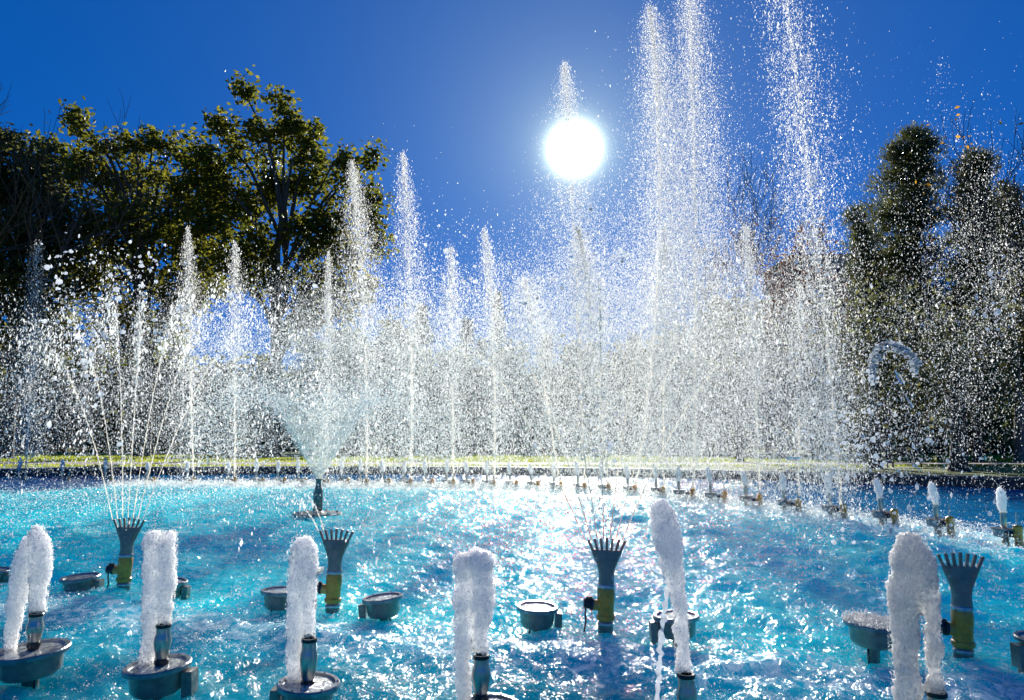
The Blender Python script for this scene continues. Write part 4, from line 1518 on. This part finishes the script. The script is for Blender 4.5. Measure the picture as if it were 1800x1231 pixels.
# the big broadleaf trees on the left
YL = 58
clump_tree('broadleaf_tree', 'tallest broad crown of olive leaves, its peak thin and ragged, beside the tall jets', 480, YL, [
    (430, 165, 24, 38), (500, 205, 38, 42), (455, 250, 62, 50), (385, 235, 34, 34), (540, 250, 40, 42), (520, 320, 70, 55), (420, 340, 80, 60), (585, 290, 30, 36), (625, 290, 26, 30),
    (640, 350, 38, 40), (660, 400, 22, 30), (590, 390, 50, 50), (540, 420, 60, 45), (460, 430, 60, 45), (400, 470, 70, 45), (655, 280, 12, 20), (470, 500, 40, 28), (340, 440, 60, 50), (600, 460, 45, 40), (660, 440, 20, 25), (375, 300, 44, 44), (370, 385, 50, 50), (545, 500, 45, 40), (535, 565, 24, 50), (590, 520, 40, 40), (650, 500, 30, 30),
], 'leaf', n_clusters=19, leaves=52, lsize=0.52, trunk_r=0.55, cl_r=1.0, group='broadleaf trees behind the spray')
clump_tree('broadleaf_tree', 'middle broad olive crown with a row of small leafy peaks', 250, YL + 4, [
    (140, 225, 22, 34), (185, 245, 30, 26), (235, 255, 34, 28), (300, 262, 44, 36), (350, 270, 26, 32), (130, 300, 55, 50), (85, 270, 34, 36), (60, 320, 46, 44), (220, 320, 75, 60), (375, 330, 40, 50), (310, 340, 70, 60), (160, 400, 80, 60), (270, 420, 90, 60),
    (200, 490, 90, 50), (330, 500, 70, 45), (130, 200, 10, 16), (270, 240, 12, 14), (110, 480, 60, 50), (80, 560, 60, 45), (190, 560, 70, 45), (300, 550, 60, 40), (130, 620, 70, 30), (240, 600, 60, 30), (370, 520, 30, 40),
], 'leaf', n_clusters=20, leaves=52, lsize=0.52, trunk_r=0.6, cl_r=1.05, group='broadleaf trees behind the spray')
clump_tree('broadleaf_tree', 'darker broad crown cut by the left edge under the bare twigs', 10, YL - 4, [
    (-20, 260, 50, 50), (20, 260, 34, 34), (70, 280, 34, 36), (10, 320, 60, 40), (100, 360, 50, 50), (90, 440, 60, 50), (-20, 340, 50, 60), (30, 350, 45, 45), (60, 400, 50, 50), (-10, 440, 70, 70), (60, 480, 60, 50), (20, 540, 80, 50), (90, 340, 26, 36), (-50, 500, 60, 80), (60, 590, 60, 40),
], 'leafdark', n_clusters=20, leaves=34, lsize=0.55, trunk_r=0.5, cl_r=1.0, group='broadleaf trees behind the spray')
bare_tree('bare_tree', 'leafless tangle of fine twigs over the leftmost dark crown', -50, 44, 25, 0.85, 5, 'leafless trees', levels=6, lean=0.06, r0=0.3)

# conifers on the right
def pine(name, label, base_px, Y, top, outline, n, group, leafmat='needle', trunk_r=0.28, tuft=0.8):
    """outline: list of (py, left px, right px)"""
    ps = px_size(Y)
    base = at(base_px, HORIZON, Y); base[2] = GZ
    root = empty(name, base, label, 'tree', group)
    tp = at(top[0], top[1], Y) - base
    br = MB()
    br.tube([np.zeros(3), tp * 0.33 + RNG.normal(0, .08, 3), tp * 0.66 + RNG.normal(0, .08, 3), tp], [trunk_r, trunk_r * 0.75, trunk_r * 0.42, 0.03], 9)
    O = np.array(outline, float)
    px_phase = base_px * 0.37
    tips, dirs = [], []
    for _ in range(n):
        py = O[0, 0] + (O[-1, 0] - O[0, 0]) * random.random() ** 0.9
        l, r = np.interp(py, O[:, 0], O[:, 1]), np.interp(py, O[:, 0], O[:, 2])
        c = (l + r) / 2
        hw = (r - l) / 2
        a = random.uniform(0, 2 * math.pi)
        rad = random.random() ** 0.5 * random.uniform(0.85, 1.1) * (0.9 + 0.22 * math.sin(py * 0.11 + 2.3 * a + px_phase) + 0.12 * math.sin(py * 0.31 - 3 * a))
        e = at(c + hw * math.cos(a) * rad, py, Y + hw * ps * math.sin(a) * rad) - base
        z0 = e[2] - 0.12 * abs(hw * ps * rad)
        f = np.clip(z0 / tp[2], 0.03, 0.99)
        st = tp * f
        mid = (st + e) / 2 + np.array([0, 0, -0.1])
        br.tube([st, mid, e], [0.05, 0.035, 0.012], 4, cap=False)
        d = (e - st); d[2] += 0.5 * np.linalg.norm(d) ; d /= (np.linalg.norm(d) + 1e-6)
        tips.append(e); dirs.append(d)
    br.build('trunk', M['bark'], root)
    tips = np.array(tips); dirs = np.array(dirs)
    k = 46
    P_ = np.repeat(tips, k, 0) + RNG.normal(0, 1, (len(tips) * k, 3)) * tuft * np.array([.34, .34, .26])
    D_ = np.repeat(dirs, k, 0) + RNG.normal(0, 0.55, (len(tips) * k, 3))
    D_[:, 2] += 0.35
    D_ /= np.linalg.norm(D_, axis=1, keepdims=True)
    W_ = np.cross(D_, RNG.normal(size=D_.shape)); W_ /= np.linalg.norm(W_, axis=1, keepdims=True)
    s = RNG.uniform(0.28, 0.5, len(P_))[:, None]
    V = np.stack([P_ - W_ * 0.035, P_ + W_ * 0.035, P_ + D_ * s], 1).reshape(-1, 3)
    link_mesh('crown', np_mesh('crown', V, np.arange(len(V)).reshape(-1, 3)), M[leafmat], root)
    return root


pine('pine_tree', 'tallest dark pine with a blunt ragged top, beside the grey building', 1605, 46, (1612, 232), [
    (232, 1590, 1632), (250, 1576, 1646), (285, 1552, 1652), (330, 1528, 1662), (380, 1514, 1674), (440, 1500, 1684), (520, 1500, 1690), (600, 1490, 1695), (680, 1490, 1700), (740, 1500, 1690)], 900, 'pines beyond the lawn')
pine('pine_tree', 'small pine bough shape leaning out beside the tallest pine', 1560, 43, (1520, 372), [
    (372, 1494, 1514), (400, 1488, 1524), (440, 1494, 1545), (500, 1500, 1570), (600, 1500, 1590), (700, 1500, 1580)], 190, 'pines beyond the lawn', trunk_r=0.16)
pine('pine_tree', 'second pine, narrower and veiled by spray', 1715, 44, (1715, 270), [
    (270, 1698, 1735), (300, 1684, 1744), (350, 1676, 1752), (420, 1670, 1765), (520, 1665, 1770), (620, 1660, 1775), (730, 1665, 1770)], 640, 'pines beyond the lawn')
pine('pine_tree', 'low pine at the right edge behind the orange leaves', 1800, 48, (1770, 330), [
    (330, 1760, 1780), (380, 1750, 1800), (450, 1745, 1830), (560, 1740, 1860), (700, 1740, 1860)], 480, 'pines beyond the lawn')
bare_tree('bare_tree', 'bare branches reaching in at the right edge with a few orange leaves', 1975, 34, 18.5, 0.5, 12, 'leafless trees', levels=5, lean=-0.02, r0=0.2, leaves='orange', nleaf=160, lsz=0.3)
bare_tree('bare_tree', 'rust tinged thin tree beside the blunt topped medium jet', 1372, 60, 19, 0.42, 21, 'leafless trees', levels=6, r0=0.2, leaves='rust', nleaf=2600, lsz=0.34)
bare_tree('bare_tree', 'slim leafless tree showing through the spray of the two tallest jets', 1280, 62, 21, 0.3, 22, 'leafless trees', levels=6, r0=0.18)
bare_tree('bare_tree', 'low rusty tree in front of the grey building', 1440, 55, 14.5, 0.5, 23, 'leafless trees', levels=6, r0=0.18, leaves='rust', nleaf=3000, lsz=0.36)

# dark cypresses and trees closing the view behind the fountain
def cypress(label, px, top, Y, hw, n, mat='leafdark', group='cypresses behind the fountain'):
    pine('cypress_tree', label, px, Y, (px, top), [(top, px - 2, px + 2), (top + 18, px - hw * 0.35, px + hw * 0.35), (top + 60, px - hw * 0.7, px + hw * 0.7), (top + 130, px - hw, px + hw), (760, px - hw * 1.1, px + hw * 1.1)], n, group, mat, trunk_r=0.2, tuft=1.1)


for lab, px, tp_, Y, hw, n_ in [
    ('slim dark cypress with the clearest pointed tip, under the medium slender jet', 875, 520, 95, 14, 200),
    ('dark cypress beside the jet that stands first against the sky', 820, 560, 98, 18, 200),
    ('dark cypress under the tall slender jet', 742, 540, 92, 26, 260),
    ('dark cypress between the two medium jets, lower than its neighbours', 848, 600, 96, 22, 160),
    ('broad dark cypress behind the cone shaped spray', 540, 515, 88, 32, 300),
    ('dark cypress tucked below the ragged crest jet', 1040, 600, 96, 30, 220),
    ('dark cypress behind the widest part of the middle spray', 960, 590, 100, 30, 220),
    ('dark cypress behind the hooked jet', 1115, 590, 98, 34, 220),
]:
    cypress(lab, px, tp_, Y, hw, n_)

bgspec = [(-20, 600, 100), (90, 610, 96), (200, 620, 100), (300, 625, 96), (390, 660, 92), (470, 650, 98), (610, 600, 90), (690, 590, 96), (790, 640, 94), (900, 630, 100), (1000, 640, 96), (1090, 640, 98), (1190, 600, 92), (1270, 560, 88),
          (1350, 560, 86), (1430, 570, 84), (1520, 600, 80), (1640, 620, 78), (1750, 600, 76), (1850, 590, 78)]
near_to = ['behind the leftmost jet', 'left of the first fan of streams', 'behind the first fan of streams', 'right of the first fan of streams', 'below the gap of sky', 'between the sky gap and the cone spray', 'just right of the cone spray',
           'under the tall slender jet', 'under the first clear jet', 'left of the short bushy jet', 'directly under the sun', 'under the hooked jet', 'under the jet cut by the top edge', 'beside the slim leafless tree',
           'under the rust tinged tree', 'before the grey building', 'under the tallest pine', 'between the two pines', 'behind the low right pine', 'cut by the right edge']
for (px, ty, Y), nr in zip(bgspec, near_to):
    w = RNG.uniform(48, 66)
    ty -= 28
    cl = [(px, ty + 35, w * 0.5, 34), (px - w * 0.4, ty + 80, w * 0.6, 42), (px + w * 0.4, ty + 75, w * 0.6, 42), (px, ty + 110, w, 40), (px - w * 0.5, ty + 145, w * 0.6, 40), (px + w * 0.5, ty + 145, w * 0.6, 40), (px, ty + 180, w, 36)]
    clump_tree('park_tree', f'dark round park tree {nr}', px, Y, cl, 'leafdark', n_clusters=34, leaves=34, lsize=1.15, trunk_r=0.3, cl_r=1.8, group='dark park trees closing the view', droop=0.1, depth=1.0, limb=False)

# hedge closing the foot of the trees
hx = RNG.uniform(-95, 105, 42000)
hy = 104 + RNG.normal(0, 1.2, 42000)
hz = GZ + RNG.random(42000) ** 0.8 * (4.2 + 1.2 * np.sin(hx * 0.21) + 0.7 * np.sin(hx * 0.67 + 1))
V, F = leaf_mesh(np.stack([hx, hy, hz], 1), RNG.uniform(0.5, 1.0, 42000))
hedge = link_mesh('hedge', np_mesh('hedge', V, F), M['leafdark'])
tag(hedge, 'long dark hedge closing the park behind the lawn', 'hedge', kind='stuff')

# bushes and trunks on the lawn at the right
clump_tree('shrub', 'pale green shrub with soft leaves on the lawn right of the glassy arch', 1650, 50, [(1650, 740, 30, 26), (1635, 762, 26, 20), (1668, 765, 28, 20)], 'yellowbush', n_clusters=26, leaves=50, lsize=0.3, trunk_r=0.08, cl_r=0.5, group='lawn shrubs', limb=False)
clump_tree('shrub', 'green shrub beside the pale trunk at the right', 1765, 52, [(1765, 735, 32, 34), (1750, 770, 30, 18)], 'yellowbush', n_clusters=24, leaves=50, lsize=0.3, trunk_r=0.08, cl_r=0.5, group='lawn shrubs', limb=False)


def trunk_tree(label, px, py_base, top_py, r, bark, lean=0.0):
    b = on_plane(px, py_base, GZ)
    Y = b[1]
    root = empty('park_tree', b, label, 'tree', 'bare trunks on the lawn')
    t = at(px + lean, top_py, Y) - b
    br = MB()
    k = [np.zeros(3), t * 0.08, t * 0.35 + RNG.normal(0, .05, 3), t * 0.7 + RNG.normal(0, .08, 3), t]
    br.tube(k, [r * 1.35, r, r * 0.9, r * 0.75, r * 0.4], 12)
    for _ in range(8):
        f = random.uniform(0.55, 1.0)
        st = t * f
        a = random.uniform(0, 2 * math.pi)
        e = st + np.array([math.cos(a) * 1.6, math.sin(a) * 1.6, random.uniform(0.8, 2.2)])
        br.tube([st, (st + e) / 2 + RNG.normal(0, .15, 3), e], [r * 0.3, r * 0.2, 0.02], 5)
    br.build('trunk', M[bark], root, True)
    P_ = np.concatenate([t * random.uniform(0.8, 1.15) + RNG.normal(0, 1, (60, 3)) * np.array([1.6, 1.6, 1.2]) for _ in range(30)])
    V, F = leaf_mesh(P_, RNG.uniform(0.2, 0.4, len(P_)))
    link_mesh('crown', np_mesh('crown', V, F), M['leafdark'], root)


trunk_tree('stout dark trunk standing on the pool side of the path', 1685, 829, 640, 0.34, 'bark')
trunk_tree('pale straight trunk at the right edge of the lawn', 1793, 812, 560, 0.30, 'palebark', -14)
trunk_tree('dark trunk beside the park bench', 1538, 824, 600, 0.26, 'bark')
trunk_tree('thin dark trunk behind the medium jet with the blunt top', 1300, 812, 600, 0.22, 'bark')

# park bench by the path
bp = on_plane(1590, 822, GZ)
bench = empty('park_bench', bp, 'slatted park bench seen through the spray beside a dark trunk', 'bench')
bench.rotation_euler = (0, 0, math.radians(8))
for sx in (-0.75, 0.75):
    b = MB(); b.box((sx, -0.2, 0.22), (0.06, 0.06, 0.44)); b.build('leg', M['black'], bench)
    b = MB(); b.box((sx, 0.2, 0.45), (0.06, 0.06, 0.9)); b.build('leg', M['black'], bench)
for k in range(4):
    b = MB(); b.box((0, -0.2 + 0.12 * k, 0.46), (1.7, 0.09, 0.035)); b.build('slat', M['wood'], bench)
for k in range(3):
    b = MB(); b.box((0, 0.245, 0.62 + 0.12 * k), (1.7, 0.03, 0.09)); b.build('slat', M['wood'], bench)

# grey building behind the pines
BY = 135
x0, x1 = at(1395, 500, BY)[0], at(1590, 500, BY)[0]
ztop = at(1450, 452, BY)[2]
bl = empty('apartment_building', ((x0 + x1) / 2, BY + 8, GZ), 'plain grey flat roofed building behind the bare shrubs and pines', 'building')
W_b, H_b = x1 - x0, ztop - GZ
b = MB(); b.box((0, 0, H_b / 2), (W_b, 16, H_b)); b.build('wall', M['render'], bl)
b = MB(); b.box((0, 0, H_b + 0.25), (W_b + 0.8, 16.8, 0.5)); b.build('roof', M['coping'], bl)
for r_ in range(8):
    for c_ in range(6):
        b = MB(); b.box((-W_b / 2 + W_b * (c_ + 0.5) / 6, -8.0, H_b - 3.0 - r_ * 3.6), (1.6, 0.12, 1.7)); b.build('window', M['window'], bl)

print('droplets', NDROPS)
tot = 0
for o in bpy.data.objects:
    if o.type == 'MESH': tot += sum(len(p.vertices) - 2 for p in o.data.polygons) if len(o.data.polygons) < 5000 else len(o.data.polygons) * (1 if len(o.data.polygons[0].vertices) == 3 else 2)
print('triangles', tot)
